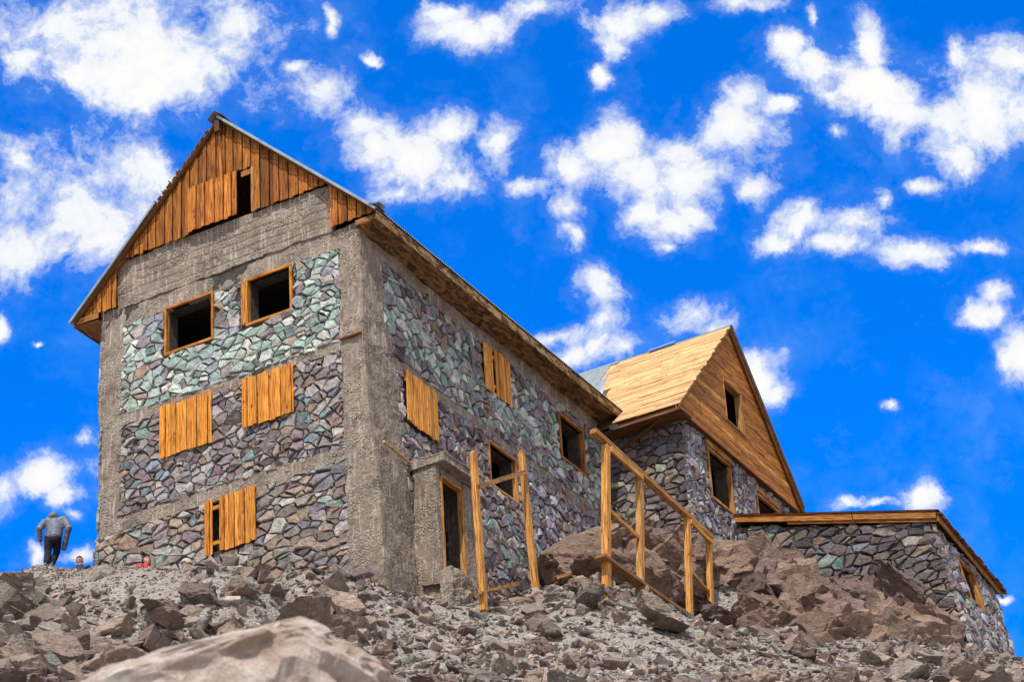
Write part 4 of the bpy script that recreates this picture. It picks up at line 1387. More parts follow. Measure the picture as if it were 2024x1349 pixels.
dd = steps([(-60, 0, 4), (0, 38, 0.6), (38, 62, 0.075), (62, 72, 0.2), (72, 110, 1.5), (110, 600, 30)])
ll = steps([(-500, -40, 30), (-40, -13.5, 1.2), (-13.5, 15.5, 0.075), (15.5, 40, 1.2), (40, 500, 30)])
G = C2[None, None, :] + dd[:, None, None] * AZV + ll[None, :, None] * LTV
Z = ground(G[..., 0], G[..., 1])
# keep the sheet under the buildings' floors
inside = (G[..., 0] > -6.9) & (G[..., 0] < -0.2) & (G[..., 1] > 0.3) & (G[..., 1] < 18)
Z = np.where(inside, np.minimum(Z, -0.6), Z)
ins2 = (G[..., 0] >= -0.2) & (G[..., 0] < 1.9) & (G[..., 1] > 11.8) & (G[..., 1] < 17.8)
Z = np.where(ins2, np.minimum(Z, 3.0), Z)
tag(grid_mesh('ground', np.concatenate([G, Z[..., None]], axis=-1)[::-1], [GROUND], smooth=True), kind='structure')

# ------------------------------------------------------------------ rocks
ICO = {}


def ico(sub):
    if sub not in ICO:
        bm = bmesh.new()
        bmesh.ops.create_icosphere(bm, subdivisions=sub, radius=1.0)
        bm.verts.ensure_lookup_table()
        ICO[sub] = (np.array([v.co[:] for v in bm.verts]), np.array([[v.index for v in f.verts] for f in bm.faces]))
        bm.free()
    v, f = ICO[sub]
    return v.copy(), f.copy()


def rock_shape(seed, sub=3, dims=(1, 1, 1), cuts=14, sharp=0.72, rough=0.05):
    """an angular block: sphere cut back by planes, then chipped"""
    rs = np.random.RandomState(seed)
    v, f = ico(sub)
    v *= 1.35
    axes = []
    # joint sets: three rough directions, like split bedrock
    q = rs.normal(size=(3, 3))
    q, _ = np.linalg.qr(q)
    for k in range(cuts):
        if k < 6:
            n = q[k // 2] * (1 if k % 2 else -1) + rs.normal(size=3) * 0.18
        else:
            n = rs.normal(size=3)
        n /= np.linalg.norm(n)
        d = rs.uniform(sharp * 0.75, sharp * 1.12) if k < 6 else rs.uniform(0.82, 1.1)
        s = v @ n - d
        v = v - np.clip(s, 0, None)[:, None] * n
    if rough:
        off = rs.uniform(-50, 50, 3)
        v = v * (1 + rough * fbm(v * 1.6 + off, 4, seed % 97, 0.6))[:, None]
        # bedding ledges across one joint direction
        t = v @ q[0]
        v = v + q[0] * (0.035 * np.sign(np.sin(t * 13 + 3 * vnoise(v * 1.3 + off, 5)))[:, None]) * (rough > 0.03)
    return v * np.array(dims), f


def fracture(v, cell, amp, seed, stretch=(1, 1, 1)):
    """split a surface into joint blocks: every cell steps in or out and tilts on its own"""
    q = v / cell / np.array(stretch) + 0.25 * np.stack([vnoise(v * 1.1 + 5, seed), vnoise(v * 1.1 + 15, seed), vnoise(v * 1.1 + 25, seed)], -1)
    base = np.floor(q).astype(np.int64)
    best = np.full(len(q), 1e9)
    cid = np.zeros((len(q), 3))
    off = np.zeros((len(q), 3))
    for i in (-1, 0, 1):
        for j in (-1, 0, 1):
            for k in (-1, 0, 1):
                c = base + np.array([i, j, k])
                h = np.stack([_hash(c[:, 0], c[:, 1], c[:, 2], seed + s_) for s_ in (1, 2, 3)], -1)
                p = c + h
                d_ = ((q - p) ** 2).sum(-1)
                m_ = d_ < best
                best = np.where(m_, d_, best)
                cid = np.where(m_[:, None], h, cid)
                off = np.where(m_[:, None], q - p, off)
    n = v / np.maximum(np.linalg.norm(v, axis=1), 1e-6)[:, None]
    step = (cid[:, 0] - 0.5) * 1.2 + ((off * (cid[:, [1, 2, 0]] - 0.5)).sum(-1)) * 1.6
    return v + n * (step * amp)[:, None]


def euler(rs, tilt=1.0):
    a, b_, c_ = rs.uniform(0, 6.28), rs.normal() * tilt, rs.normal() * tilt
    ca, sa, cb, sb, cc, sc = math.cos(a), math.sin(a), math.cos(b_), math.sin(b_), math.cos(c_), math.sin(c_)
    Rz = np.array([[ca, -sa, 0], [sa, ca, 0], [0, 0, 1]])
    Rx = np.array([[1, 0, 0], [0, cb, -sb], [0, sb, cb]])
    Ry = np.array([[cc, 0, sc], [0, 1, 0], [-sc, 0, cc]])
    return Rz @ Rx @ Ry


RCOL = np.array((1.28, 1.10, 0.97)) * np.array([(0.27, 0.205, 0.18), (0.33, 0.26, 0.225), (0.21, 0.165, 0.16), (0.38, 0.30, 0.255), (0.26, 0.205, 0.20), (0.30, 0.23, 0.195)])
LCOL = np.array((1.38, 1.22, 1.12)) * np.array([(0.36, 0.29, 0.245), (0.42, 0.35, 0.30), (0.27, 0.225, 0.205), (0.22, 0.175, 0.165), (0.46, 0.40, 0.35), (0.31, 0.27, 0.24), (0.38, 0.32, 0.28), (0.25, 0.195, 0.17), (0.34, 0.33, 0.30), (0.30, 0.25, 0.24)])
SCOL = np.array((1.46, 1.32, 1.26)) * np.array([(0.34, 0.28, 0.24), (0.42, 0.36, 0.31), (0.24, 0.20, 0.195), (0.17, 0.135, 0.135), (0.50, 0.44, 0.38), (0.31, 0.31, 0.28), (0.38, 0.42, 0.38), (0.25, 0.185, 0.15), (0.58, 0.53, 0.48), (0.28, 0.25, 0.28), (0.36, 0.29, 0.25), (0.44, 0.38, 0.34)])

# bedrock steps beneath the wing and the annex: one fractured mass
rs = np.random.RandomState(5)
Vb, Fb, Cb = [], [], []
nb = 0


def add_block(x, y, z, dims, seed, col, tilt=0.35, sub=4):
    global nb
    v, f = rock_shape(seed, sub, (1, 1, 1), 16, 0.74, 0.06)
    v = fracture(v, 0.62, 0.16, seed % 50, (1, 1, 1.5))
    v = fracture(v, 0.26, 0.06, seed % 41, (1, 1, 1.3)) * np.array(dims)
    v = v @ euler(np.random.RandomState(seed), tilt).T + np.array([x, y, z])
    Vb.append(v)
    Fb.append(f + nb)
    Cb.append(np.tile(np.array(col), (len(f), 1)))
    nb += len(v)


BED = [(1.20, 6.86, 1.56, 0.90, 0.90, 0.55), (1.06, 10.40, 3.22, 1.00, 0.90, 0.75), (2.01, 10.60, 2.75, 1.10, 0.90, 0.85), (1.86, 9.60, 1.49, 1.10, 0.80, 0.50), (2.58, 11.60, 2.56, 1.00, 0.90, 0.80), (3.13, 12.40, 2.44, 0.90, 0.80, 0.70), (3.81, 13.00, 2.47, 1.00, 0.80, 0.70), (3.64, 11.60, 1.08, 0.90, 0.80, 0.70), (4.66, 13.00, 1.70, 0.80, 0.80, 0.75), (5.67, 13.00, 1.29, 0.90, 0.70, 0.85), (6.62, 13.30, 1.53, 0.80, 0.70, 0.95), (7.14, 13.30, 0.60, 0.80, 0.70, 0.70), (6.51, 12.60, 0.40, 0.80, 0.70, 0.60), (2.83, 10.50, 1.03, 0.80, 0.70, 0.45), (5.38, 11.90, 0.32, 1.00, 0.80, 0.55), (2.20, 6.10, 0.73, 0.60, 0.60, 0.40), (4.66, 10.80, -0.13, 0.80, 0.70, 0.40), (0.70, 8.95, 2.82, 0.80, 0.90, 0.60)]
for k, (x, y, z, a, b_, c_) in enumerate(BED):
    add_block(x, y, z, (a, b_, c_), 300 + k, RCOL[rs.randint(len(RCOL))] * rs.uniform(0.85, 1.2) * np.array((0.95, 0.94, 0.93)), sub=5)
cnt = 0
while cnt < 125:
    # band of ground between the railing and the annex
    t, s = rs.uniform(0, 1), rs.uniform(0, 1)
    x = 1.0 + 8.3 * t + rs.normal() * 0.3
    ywall = 7.0 + 4.0 * min(1, max(0, x) / 2.3) + (2.8 if x > 2.4 else 0)
    y = ywall - 0.25 - s * s * (3.6 if x > 3 else 1.0) * (1.2 - 0.25 * t)
    if x < 2.3 and y > 11.2 or (2.3 < x < 4.2 and y < 10.6) or x > 7.3:
        continue
    sz = rs.uniform(0.28, 0.8) * (1.0 if s < .6 else 0.8)
    zz = float(ground_smooth(x, y)[0])
    add_block(x, y, zz + sz * 0.15, (sz * rs.uniform(.8, 1.4), sz * rs.uniform(.7, 1.2), sz * rs.uniform(.7, 1.15)), 500 + cnt, RCOL[rs.randint(len(RCOL))] * rs.uniform(0.8, 1.25) * np.array((0.95, 0.94, 0.93)), sub=4)
    cnt += 1
tag(tri_mesh('bedrock', np.concatenate(Vb), np.concatenate(Fb), [ROCK], np.concatenate(Cb)), kind='structure')

# large single boulders
HERO = [(20.38, -34.71, -20.65, 0.90, 0.60, 0.29, None, (0.92, 0.77, 0.66), 'huge pale blurred boulder filling the foreground at the bottom of the slope', 1),
        (-2.77, -3.19, -1.60, 0.62, 0.40, 0.17, 0.12, (0.56, 0.47, 0.4), 'flat pale slab lying on the ridge left of the middle, just below the woman', 3),
        (-1.79, -3.94, -2.86, 0.62, 0.50, 0.48, 0.3, (0.23, 0.18, 0.15), 'dark brown block with a cavity, standing right above the foreground boulder', 4),
        (-0.76, -3.19, -2.92, 0.55, 0.50, 0.46, 0.4, (0.23, 0.18, 0.15), 'dark fractured block directly right of the dark brown block', 5),
        (-2.73, -4.66, -2.81, 0.62, 0.50, 0.50, 0.2, (0.38, 0.31, 0.255), 'wide grey rock face in the middle of the left boulder field', 6),
        (-3.42, -6.19, -3.49, 0.60, 0.55, 0.50, 0.3, (0.38, 0.31, 0.255), 'large smooth grey rock low in the left boulder field', 7),
        (-4.41, -5.98, -2.82, 0.55, 0.45, 0.42, 0.4, (0.23, 0.18, 0.15), 'dark slanting rock at the left edge', 8),
        (-5.53, -4.79, -1.58, 0.52, 0.40, 0.30, 0.3, (0.44, 0.32, 0.26), 'pinkish slanted slab on the ridge at the far left', 9),
        (-1.72, -8.07, -5.21, 0.62, 0.50, 0.42, 0.3, (0.44, 0.32, 0.26), 'pinkish rock low at the left, beside the pale foreground boulder', 10),
        (-2.12, -8.43, -5.13, 0.42, 0.40, 0.40, 0.5, (0.38, 0.31, 0.255), 'grey split rock near the bottom left corner', 11),
        (-3.55, -4.40, -1.94, 0.45, 0.18, 0.42, 0.5, (0.56, 0.47, 0.4), 'long pale upright slab leaning in the rubble below the two men', 12),
        (1.04, -4.14, -3.81, 0.75, 0.55, 0.30, 0.2, (0.44, 0.32, 0.26), 'brown flat outcrop right of the dark fractured block', 13),
        (-2.23, -2.28, -1.57, 0.40, 0.35, 0.22, 0.4, (0.46, 0.37, 0.29), 'tan pointed rock on the slope under the lowest boarded window', 14),
        (-2.00, 1.05, -0.13, 0.26, 0.22, 0.18, 0.4, (0.44, 0.32, 0.26), 'small brown boulder on the ridge at the foot of the front wall', 15),
        (3.25, 1.58, -2.58, 0.34, 0.28, 0.20, 0.4, (0.38, 0.31, 0.255), 'grey block in the middle of the scree', 16),
        (4.63, 3.69, -1.74, 0.42, 0.35, 0.22, 0.4, (0.46, 0.37, 0.29), 'tan block beneath the bottom board of the railing', 17),
        (3.32, 3.39, -1.20, 0.30, 0.28, 0.22, 0.5, (0.23, 0.18, 0.15), 'dark brown block at the foot of the first railing post', 18),
        (5.10, 3.57, -2.29, 0.50, 0.35, 0.13, 0.2, (0.23, 0.18, 0.15), 'long dark slab lying at the foot of the third railing post', 19),
        (7.02, 5.81, -2.75, 0.48, 0.30, 0.16, 0.2, (0.23, 0.18, 0.15), 'dark flat slab lying at the bottom of the bedrock', 20),
        (9.61, 8.05, -3.04, 0.60, 0.45, 0.35, 0.3, (0.46, 0.37, 0.29), 'broad tan rock at the bottom right corner', 21),
        (8.69, 7.18, -3.10, 0.50, 0.40, 0.30, 0.4, (0.56, 0.47, 0.4), 'pale rock left of the broad tan rock', 22),
        (-1.90, -4.95, -3.62, 0.35, 0.30, 0.25, 0.4, (0.56, 0.47, 0.4), 'light rock in front of the wide grey rock face', 23),
        (-3.74, -4.94, -2.47, 0.42, 0.30, 0.28, 0.4, (0.46, 0.37, 0.29), 'tan rock between the grey rocks of the left field', 24)]
for k, (x, y, z, a, b_, c_, tilt, colr, lab, sd_) in enumerate(HERO):
    v, f = rock_shape(sd_, 5 if a > 0.5 else 4, (a, b_, c_), 16, 0.72, 0.09)
    if sd_ == 1:
        v, f = ico(6)
        v = np.sign(v) * np.abs(v) ** np.array((0.6, 0.8, 0.40))
        v = v * (1 + 0.17 * fbm(v * 1.7 + 3, 5, 71, 0.6))[:, None]
        v = fracture(v, 0.55, 0.05, 77, (1.6, 1, 0.7))
        v = v * np.array((a, b_, c_))
        v[:, 2] += 0.20 * v[:, 0] - 0.16 * np.clip(v[:, 0] - 0.5, 0, 1) * 3
        v = fracture(v, 0.16, 0.02, 78, (1.8, 1, 0.8))
    else:
        v = fracture(v / np.array((a, b_, c_)), 0.5, 0.10, sd_, (1, 1, 1.3)) * np.array((a, b_, c_))
    rr = np.random.RandomState(sd_ + 9)
    Rm = euler(rr, 0.0 if tilt is None else tilt)
    if tilt is None:
        Rm = np.eye(3)
        az = math.atan2(LTV[1], LTV[0])
        Rm = np.array([[math.cos(az), -math.sin(az), 0], [math.sin(az), math.cos(az), 0], [0, 0, 1]])
    v = v @ Rm.T
    o = tri_mesh('boulder', v, f, [PALE if sd_ == 1 else ROCK], np.tile(np.array(colr), (len(f), 1)))
    o.location = (x, y, z)
    tag(o, lab, 'boulder', 'boulders on the slope')

# loose rocks one could count
PRO = []
for k in range(10):
    v, f = rock_shape(900 + k, 4, (1, 1, 1), 14, 0.68, 0.05)
    v = fracture(v, 0.6, 0.13, k + 5, (1, 1, 1.4))
    me_o = tri_mesh('rock', v, f, [ROCK], np.tile(LCOL[k], (len(f), 1)))
    PRO.append(me_o)
TONE = ('tan', 'light tan', 'brown', 'dark brown', 'pale', 'grey brown', 'buff', 'reddish brown', 'grey', 'dull brown')
placed = 0
rs = np.random.RandomState(21)
VIS = 0


def to_px(x, y, z):
    p = Vector((x, y, z)) - CAM
    w = p.dot(cf)
    return 1012 + 5500 * p.dot(cr) / w, 674.5 - 5500 * p.dot(cu) / w


while placed < 210:
    t, s = rs.uniform(-12.5, 12.5), rs.uniform(41, 63)
    x, y = C2 + AZV * s + LTV * t
    if (-7.3 < x < 0.6 and y > -0.6) or (x < 1.3 and y > 3) or (x >= 1.3 and y > 10.5):
        continue
    z = float(ground(np.array([x]), np.array([y]))[0])
    px, py = to_px(x, y, z)
    if not (-20 < px < 2044 and 1120 < py < 1380):
        continue
    left = px < 720
    if not left and rs.uniform() < 0.35 and px < 1500:
        continue
    sz = (rs.uniform(0.16, 0.52) if left else rs.uniform(0.13, 0.34))
    if px < 260 or (260 < px < 420 and py < 1165):
        sz *= 0.75 if py < 1180 else 1.0
    if 120 < px < 430 and py < 1165 or x < -2.5 and y > -3.5:
        continue
    dims = sz * np.array((rs.uniform(.8, 1.5), rs.uniform(.7, 1.2), rs.uniform(.4, .95)))
    if placed < 10:
        o = PRO[placed]
    else:
        o = PRO[placed % 10].copy()
        COL.objects.link(o)
    o.scale = dims
    o.rotation_euler = Matrix(euler(rs, 0.45).tolist()).to_euler()
    o.location = (x, y, z + dims[2] * 0.35)
    tag(o, '%s loose angular rock in the %s' % (TONE[placed % 10], 'boulder field at the left' if left else ('gravel slope below the bedrock' if px > 1450 else 'scree below the doorway and railing')), 'rock', 'loose rocks in the rubble')
    placed += 1

# pile of dark stones beside the stakes
rs = np.random.RandomState(8)
for k in range(26):
    o = PRO[k % 10].copy()
    COL.objects.link(o)
    u_, v_ = rs.uniform(0, 1), rs.uniform(-1, 1)
    x, y = 1.75 + 1.5 * u_ + 0.25 * v_, 3.9 + 1.6 * u_ - 0.3 * v_
    z = float(ground(np.array([x]), np.array([y]))[0])
    h = 0.42 * (1 - abs(2 * u_ - 1)) * (1 - abs(v_) * .7)
    s_ = rs.uniform(0.12, 0.24)
    o.location = (x, y, z + h * rs.uniform(0.3, 1.1))
    o.scale = (s_ * rs.uniform(.9, 1.4), s_, s_ * rs.uniform(.6, 1))
    o.rotation_euler = Matrix(euler(rs, 0.6).tolist()).to_euler()
    tag(o, '%s stone in the small pile between the stakes and the railing' % TONE[k % 10], 'rock', 'stones piled beside the stakes')

# scree: small broken stones and gravel, uncountable
rs = np.random.RandomState(33)


def chips(n, smin, smax, power, flat, region, seed):
    rs = np.random.RandomState(seed)
    t = rs.uniform(region[0], region[1], n)
    s = rs.uniform(region[2], region[3], n)
    P = C2[None] + s[:, None] * AZV + t[:, None] * LTV
    x, y = P[:, 0], P[:, 1]
    ok = ~((x > -7.1) & (x < 0.3) & (y > -0.25)) & ~((x > -0.5) & (x < 2.3) & (y > 11.4)) & ~((x >= 2.2) & (x < 7.8) & (y > 14.0))
    # patchy: more in drifts, less where fine gravel lies bare
    dens = fbm(np.stack([x, y, x * 0], -1) * 0.7, 3, 12) + 0.2 * rs.normal(size=n)
    ok &= dens > -0.55
    x, y = x[ok], y[ok]
    n = len(x)
    z = ground(x, y)
    sz = smin * (smax / smin) ** (rs.uniform(0, 1, n) ** power)
    ridge = (x < -1.6) & (y > -5.2)          # the trodden path along the ridge keeps only gravel
    sz = np.where(ridge, np.minimum(sz, 0.05), sz)
    pv = []
    bm = bmesh.new()
    prot = []
    for k in range(14):
        bm = bmesh.new()
        for _ in range(9):
            q = rs.normal(size=3)
            q /= np.linalg.norm(q)
            q *= rs.uniform(0.75, 1.1)
            bm.verts.new((q[0], q[1] * 0.8, q[2] * flat))
        res_ = bmesh.ops.convex_hull(bm, input=bm.verts)
        junk = [g for g in res_['geom_interior'] if isinstance(g, bmesh.types.BMVert)]
        if junk:
            bmesh.ops.delete(bm, geom=junk, context='VERTS')
        bmesh.ops.triangulate(bm, faces=bm.faces)
        bmesh.ops.recalc_face_normals(bm, faces=bm.faces)
        bm.verts.index_update()
        prot.append((np.array([v.co[:] for v in bm.verts]), np.array([[v.index for v in f.verts] for f in bm.faces])))
        bm.free()
    V, F, C = [], [], []
    base = 0
    kind = rs.randint(0, 14, n)
    for k in range(14):
        ids = np.where(kind == k)[0]
        pv, pf = prot[k]
        if len(ids) == 0 or len(pf) == 0:
            continue
        a, b_, c_ = rs.uniform(0, 6.28, len(ids)), rs.normal(size=len(ids)) * 0.45, rs.normal(size=len(ids)) * 0.45
        ca, sa, cb, sb, cc, sc = np.cos(a), np.sin(a), np.cos(b_), np.sin(b_), np.cos(c_), np.sin(c_)
        Rm = np.zeros((len(ids), 3, 3))
        Rm[:, 0, 0], Rm[:, 0, 1], Rm[:, 0, 2] = ca * cc - sa * sb * sc, -sa * cb, ca * sc + sa * sb * cc
        Rm[:, 1, 0], Rm[:, 1, 1], Rm[:, 1, 2] = sa * cc + ca * sb * sc, ca * cb, sa * sc - ca * sb * cc
        Rm[:, 2, 0], Rm[:, 2, 1], Rm[:, 2, 2] = -cb * sc, sb, cb * cc
        str_ = np.stack([rs.uniform(.8, 1.5, len(ids)), rs.uniform(.7, 1.1, len(ids)), rs.uniform(.7, 1.1, len(ids))], -1) * sz[ids][:, None]
        vv = np.einsum('nij,nkj->nki', Rm, pv[None] * str_[:, None, :])
        vv += np.stack([x[ids], y[ids], z[ids] + sz[ids] * 0.22], -1)[:, None, :]
        V.append(vv.reshape(-1, 3))
        F.append((pf[None] + (np.arange(len(ids)) * len(pv))[:, None, None] + base).reshape(-1, 3))
        cc_ = SCOL[rs.randint(0, len(SCOL), len(ids))] * rs.uniform(0.7, 1.2, (len(ids), 1))
        C.append(np.repeat(cc_, len(pf), axis=0))
        base += len(ids) * len(pv)
    return np.concatenate(V), np.concatenate(F), np.concatenate(C)


parts_ = [chips(46000, 0.022, 0.10, 1.6, 0.6, (-12.5, 13.5, 42, 63), 1), chips(10500, 0.07, 0.25, 1.7, 0.5, (-12.5, 13.5, 42, 63), 2), chips(2600, 0.12, 0.42, 1.5, 0.55, (-13.0, -3.2, 42, 61), 3)]
vo_, Vs, Fs, Cs = 0, [], [], []
for v, f, c in parts_:
    Vs.append(v)
    Fs.append(f + vo_)
    Cs.append(c)
    vo_ += len(v)
tag(tri_mesh('scree', np.concatenate(Vs), np.concatenate(Fs), [ROCK], np.concatenate(Cs)), 'small broken stones and gravel covering the slope below the house', 'gravel', kind='stuff')

# ================================================================== people
SKIN = m_plain('skin', (0.50, 0.27, 0.19), 0.55, 0.08, 20, b=0.05)
HAIRM = m_plain('dark hair', (0.012, 0.010, 0.010), 0.45, 0.3, 60)
EYEW = m_plain('eye white', (0.75, 0.73, 0.70), 0.3, 0.02)
LIP = m_plain('lips', (0.38, 0.12, 0.10), 0.5, 0.05)
PUFF = m_plain('grey quilted nylon', (0.14, 0.155, 0.20), 0.5, 0.3, 9, b=0.6, spec=0.35)
JEANS = m_plain('dark trousers', (0.018, 0.019, 0.030), 0.9, 0.5, 9, b=0.8)
SHOEM = m_plain('grey sneaker', (0.30, 0.34, 0.35), 0.7, 0.2, 20)
SOLE = m_plain('pale sole', (0.62, 0.66, 0.60), 0.7, 0.1, 20)
REDJ = m_plain('red jacket', (0.55, 0.012, 0.015), 0.5, 0.2, 10, b=0.4)
NAVY = m_plain('navy jacket', (0.015, 0.018, 0.05), 0.7, 0.3, 10, b=0.4)
BEIGE = m_plain('beige knit', (0.46, 0.42, 0.33), 0.95, 0.25, 40, b=0.8)
GREYM = m_plain('patterned neck gaiter', (0.20, 0.22, 0.33), 0.9, 0.5, 60)


def tube(bm, pts, seg=18):
    """a closed tapering limb: pts = [(point, (half width, half depth))...]"""
    P = [Vector(p) for p, _ in pts]
    Rr = [r_ if isinstance(r_, tuple) else (r_, r_) for _, r_ in pts]
    n = len(P)
    rings = []
    tans = []
    for i in range(n):
        tans.append((P[min(i + 1, n - 1)] - P[max(i - 1, 0)]).normalized())
    st = []
    for i, sg in ((0, -1), (n - 1, 1)):
        m_ = min(Rr[i])
        caps = [(P[i] + tans[i] * sg * m_ * math.sin(q), (Rr[i][0] * math.cos(q), Rr[i][1] * math.cos(q)), tans[i]) for q in (0.5, 1.0, 1.35)]
        st.append(caps)
    seq = st[0][::-1] + [(P[i], Rr[i], tans[i]) for i in range(n)] + st[1]
    for p, r_, t_ in seq:
        sd_ = Vector((1, 0, 0)) if abs(t_.x) < 0.8 else Vector((0, 0, 1))
        sd_ = (sd_ - t_ * sd_.dot(t_)).normalized()
        u2 = t_.cross(sd_)
        rings.append([bm.verts.new(p + sd_ * r_[0] * math.cos(2 * math.pi * k / seg) + u2 * r_[1] * math.sin(2 * math.pi * k / seg)) for k in range(seg)])
    for ra, rb in zip(rings, rings[1:]):
        for k in range(seg):
            bm.faces.new((ra[k], ra[(k + 1) % seg], rb[(k + 1) % seg], rb[k]))
    bm.faces.new(rings[0][::-1])
    bm.faces.new(rings[-1])


class Chain:
    """connected joints; every run of joints becomes one tapering tube rooted in its parent"""
    def __init__(self):
        self.v, self.r, self.runs = [], [], []

    def add(self, p, r, parent=None):
        self.v.append(Vector(p))
        self.r.append(r)
        i = len(self.v) - 1
        if parent is not None:
            for run in self.runs:
                if run[-1] == parent:
                    run.append(i)
                    break
            else:
                self.runs.append([parent, i])
        return i

    def line(self, parent, pts):
        for k, (p, r) in enumerate(pts):
            self.v.append(Vector(p))
            self.r.append(r)
            i = len(self.v) - 1
            if k == 0:
                self.runs.append([i])
                # root the run inside its parent
                self.runs[-1] = ['root', parent, i]
            else:
                self.runs[-1].append(i)
            parent = i
        return parent

    def mesh(self, name, voxel):
        bm = bmesh.new()
        for run in self.runs:
            if run[0] == 'root':
                p, q = self.v[run[1]], self.v[run[2]]
                r_ = self.r[run[2]]
                r_ = r_ if isinstance(r_, tuple) else (r_, r_)
                st = p.lerp(q, 0.45)
                pts = [(st, (r_[0] * 0.9, r_[1] * 0.9))] + [(self.v[i], self.r[i]) for i in run[2:]]
            else:
                pts = [(self.v[i], self.r[i]) for i in run]
            tube(bm, pts)
        bmesh.ops.recalc_face_normals(bm, faces=bm.faces)
        me = bpy.data.meshes.new(name)
        bm.to_mesh(me)
        bm.free()
        return me


def place(ev, name, mats, M, parent=None, smooth=True, voxel=0.011):
    ev.transform(M)
    ev.materials.clear()
    for mt in mats:
        ev.materials.append(mt)
    for p in ev.polygons:
        p.use_smooth = smooth
        p.material_index = 0
    ev.name = name
    o = link(name, ev, parent)
    if voxel:
        rm = o.modifiers.new('fuse', 'REMESH')
        rm.mode = 'VOXEL'
        rm.voxel_size = voxel
        rm.use_smooth_shade = True
    return o


def head_mesh(bm, c, face, upv, s=1.0):
    """a head with brow, nose, lips and chin modelled; c = centre, face = looking direction"""
    F = Vector(face).normalized()
    U_ = Vector(upv)
    U_ = (U_ - F * U_.dot(F)).normalized()
    L_ = U_.cross(F)
    n0 = len(bm.verts)
    r_ = bmesh.ops.create_uvsphere(bm, u_segments=36, v_segments=28, radius=1.0)
    for v in r_['verts']:
        a, b_, h = v.co.x, v.co.y, v.co.z      # b_: to the face
        x, y, z = a * 0.076, b_ * 0.097, h * 0.118
        if h < 0:
            x *= 1 + 0.34 * h * max(0, b_ + .3)
            x *= 1 + 0.10 * h
        fw_ = max(0, b_)
        if b_ > 0:
            y -= 0.010 * (h < 0.25) * max(0, 0.5 - abs(h - 0.12)) * (abs(a) < .55)           # eye hollows
            y += 0.030 * math.exp(-(a / 0.13) ** 2) * math.exp(-((h + 0.12) / 0.16) ** 2)       # nose
            y += 0.012 * math.exp(-(a / 0.30) ** 2) * math.exp(-((h + 0.48) / 0.10) ** 2)       # lips
            y += 0.012 * math.exp(-(a / 0.28) ** 2) * math.exp(-((h + 0.82) / 0.16) ** 2)       # chin
            y += 0.007 * math.exp(-((abs(a) - .35) / 0.25) ** 2) * math.exp(-((h - 0.26) / 0.07) ** 2)  # brow
            y -= 0.010 * math.exp(-((abs(a) - .36) / 0.16) ** 2) * math.exp(-((h - 0.10) / 0.10) ** 2)
        else:
            z += 0.01 * b_ * -1
        v.co = Vector(c) + (L_ * x + F * y + U_ * z) * s
    for sg in (-1, 1):
        e = bmesh.ops.create_uvsphere(bm, u_segments=10, v_segments=8, radius=1.0)
        for v in e['verts']:
            v.co = Vector(c) + (L_ * (sg * 0.078 + v.co.x * 0.010) + F * (v.co.y * 0.020 - 0.008) + U_ * (v.co.z * 0.030 - 0.004)) * s
    return F, U_, L_


def blob(name, mats, c, F, U_, L_, dims, off, parent, cutf=None, seg=20):
    bm = bmesh.new()
    bmesh.ops.create_uvsphere(bm, u_segments=seg, v_segments=seg - 4, radius=1.0)
    kill = []
    for v in bm.verts:
        a, b_, h = v.co
        if cutf and cutf(a, b_, h):
            kill.append(v)
        v.co = Vector(c) + L_ * (off[0] + a * dims[0]) + F * (off[1] + b_ * dims[1]) + U_ * (off[2] + h * dims[2])
    if kill:
        bmesh.ops.delete(bm, geom=kill, context='VERTS')
    me = bpy.data.meshes.new(name)
    bm.to_mesh(me)
    bm.free()
    for p in me.polygons:
        p.use_smooth = True
    for mt in mats:
        me.materials.append(mt)
    o = link(name, me, parent)
    if cutf:
        sl_ = o.modifiers.new('thickness', 'SOLIDIFY')
        sl_.thickness = 0.012
        sl_.offset = 1
    return o


def hand(ch, wrist, direction, across, parent):
    """palm, four bent fingers of different length and a thumb leaving the side of the palm"""
    d_, a_ = Vector(direction).normalized(), Vector(across).normalized()
    palm = Vector(wrist) + d_ * 0.05
    p = ch.add(palm, (0.042, 0.022), parent)
    curl = d_.cross(a_).normalized()
    for i, ln in enumerate((0.070, 0.080, 0.075, 0.058)):
        o_ = palm + a_ * (i - 1.5) * 0.020 + d_ * 0.03
        ch.line(p, [(o_, 0.010), (o_ + d_ * ln * 0.5 + curl * 0.008, 0.0095), (o_ + d_ * ln * 0.8 + curl * 0.028, 0.008)])
    o_ = Vector(wrist) + d_ * 0.02 - a_ * 0.036
    ch.line(p, [(o_, 0.012), (o_ + d_ * 0.035 - a_ * 0.022, 0.010), (o_ + d_ * 0.058 - a_ * 0.020, 0.009)])


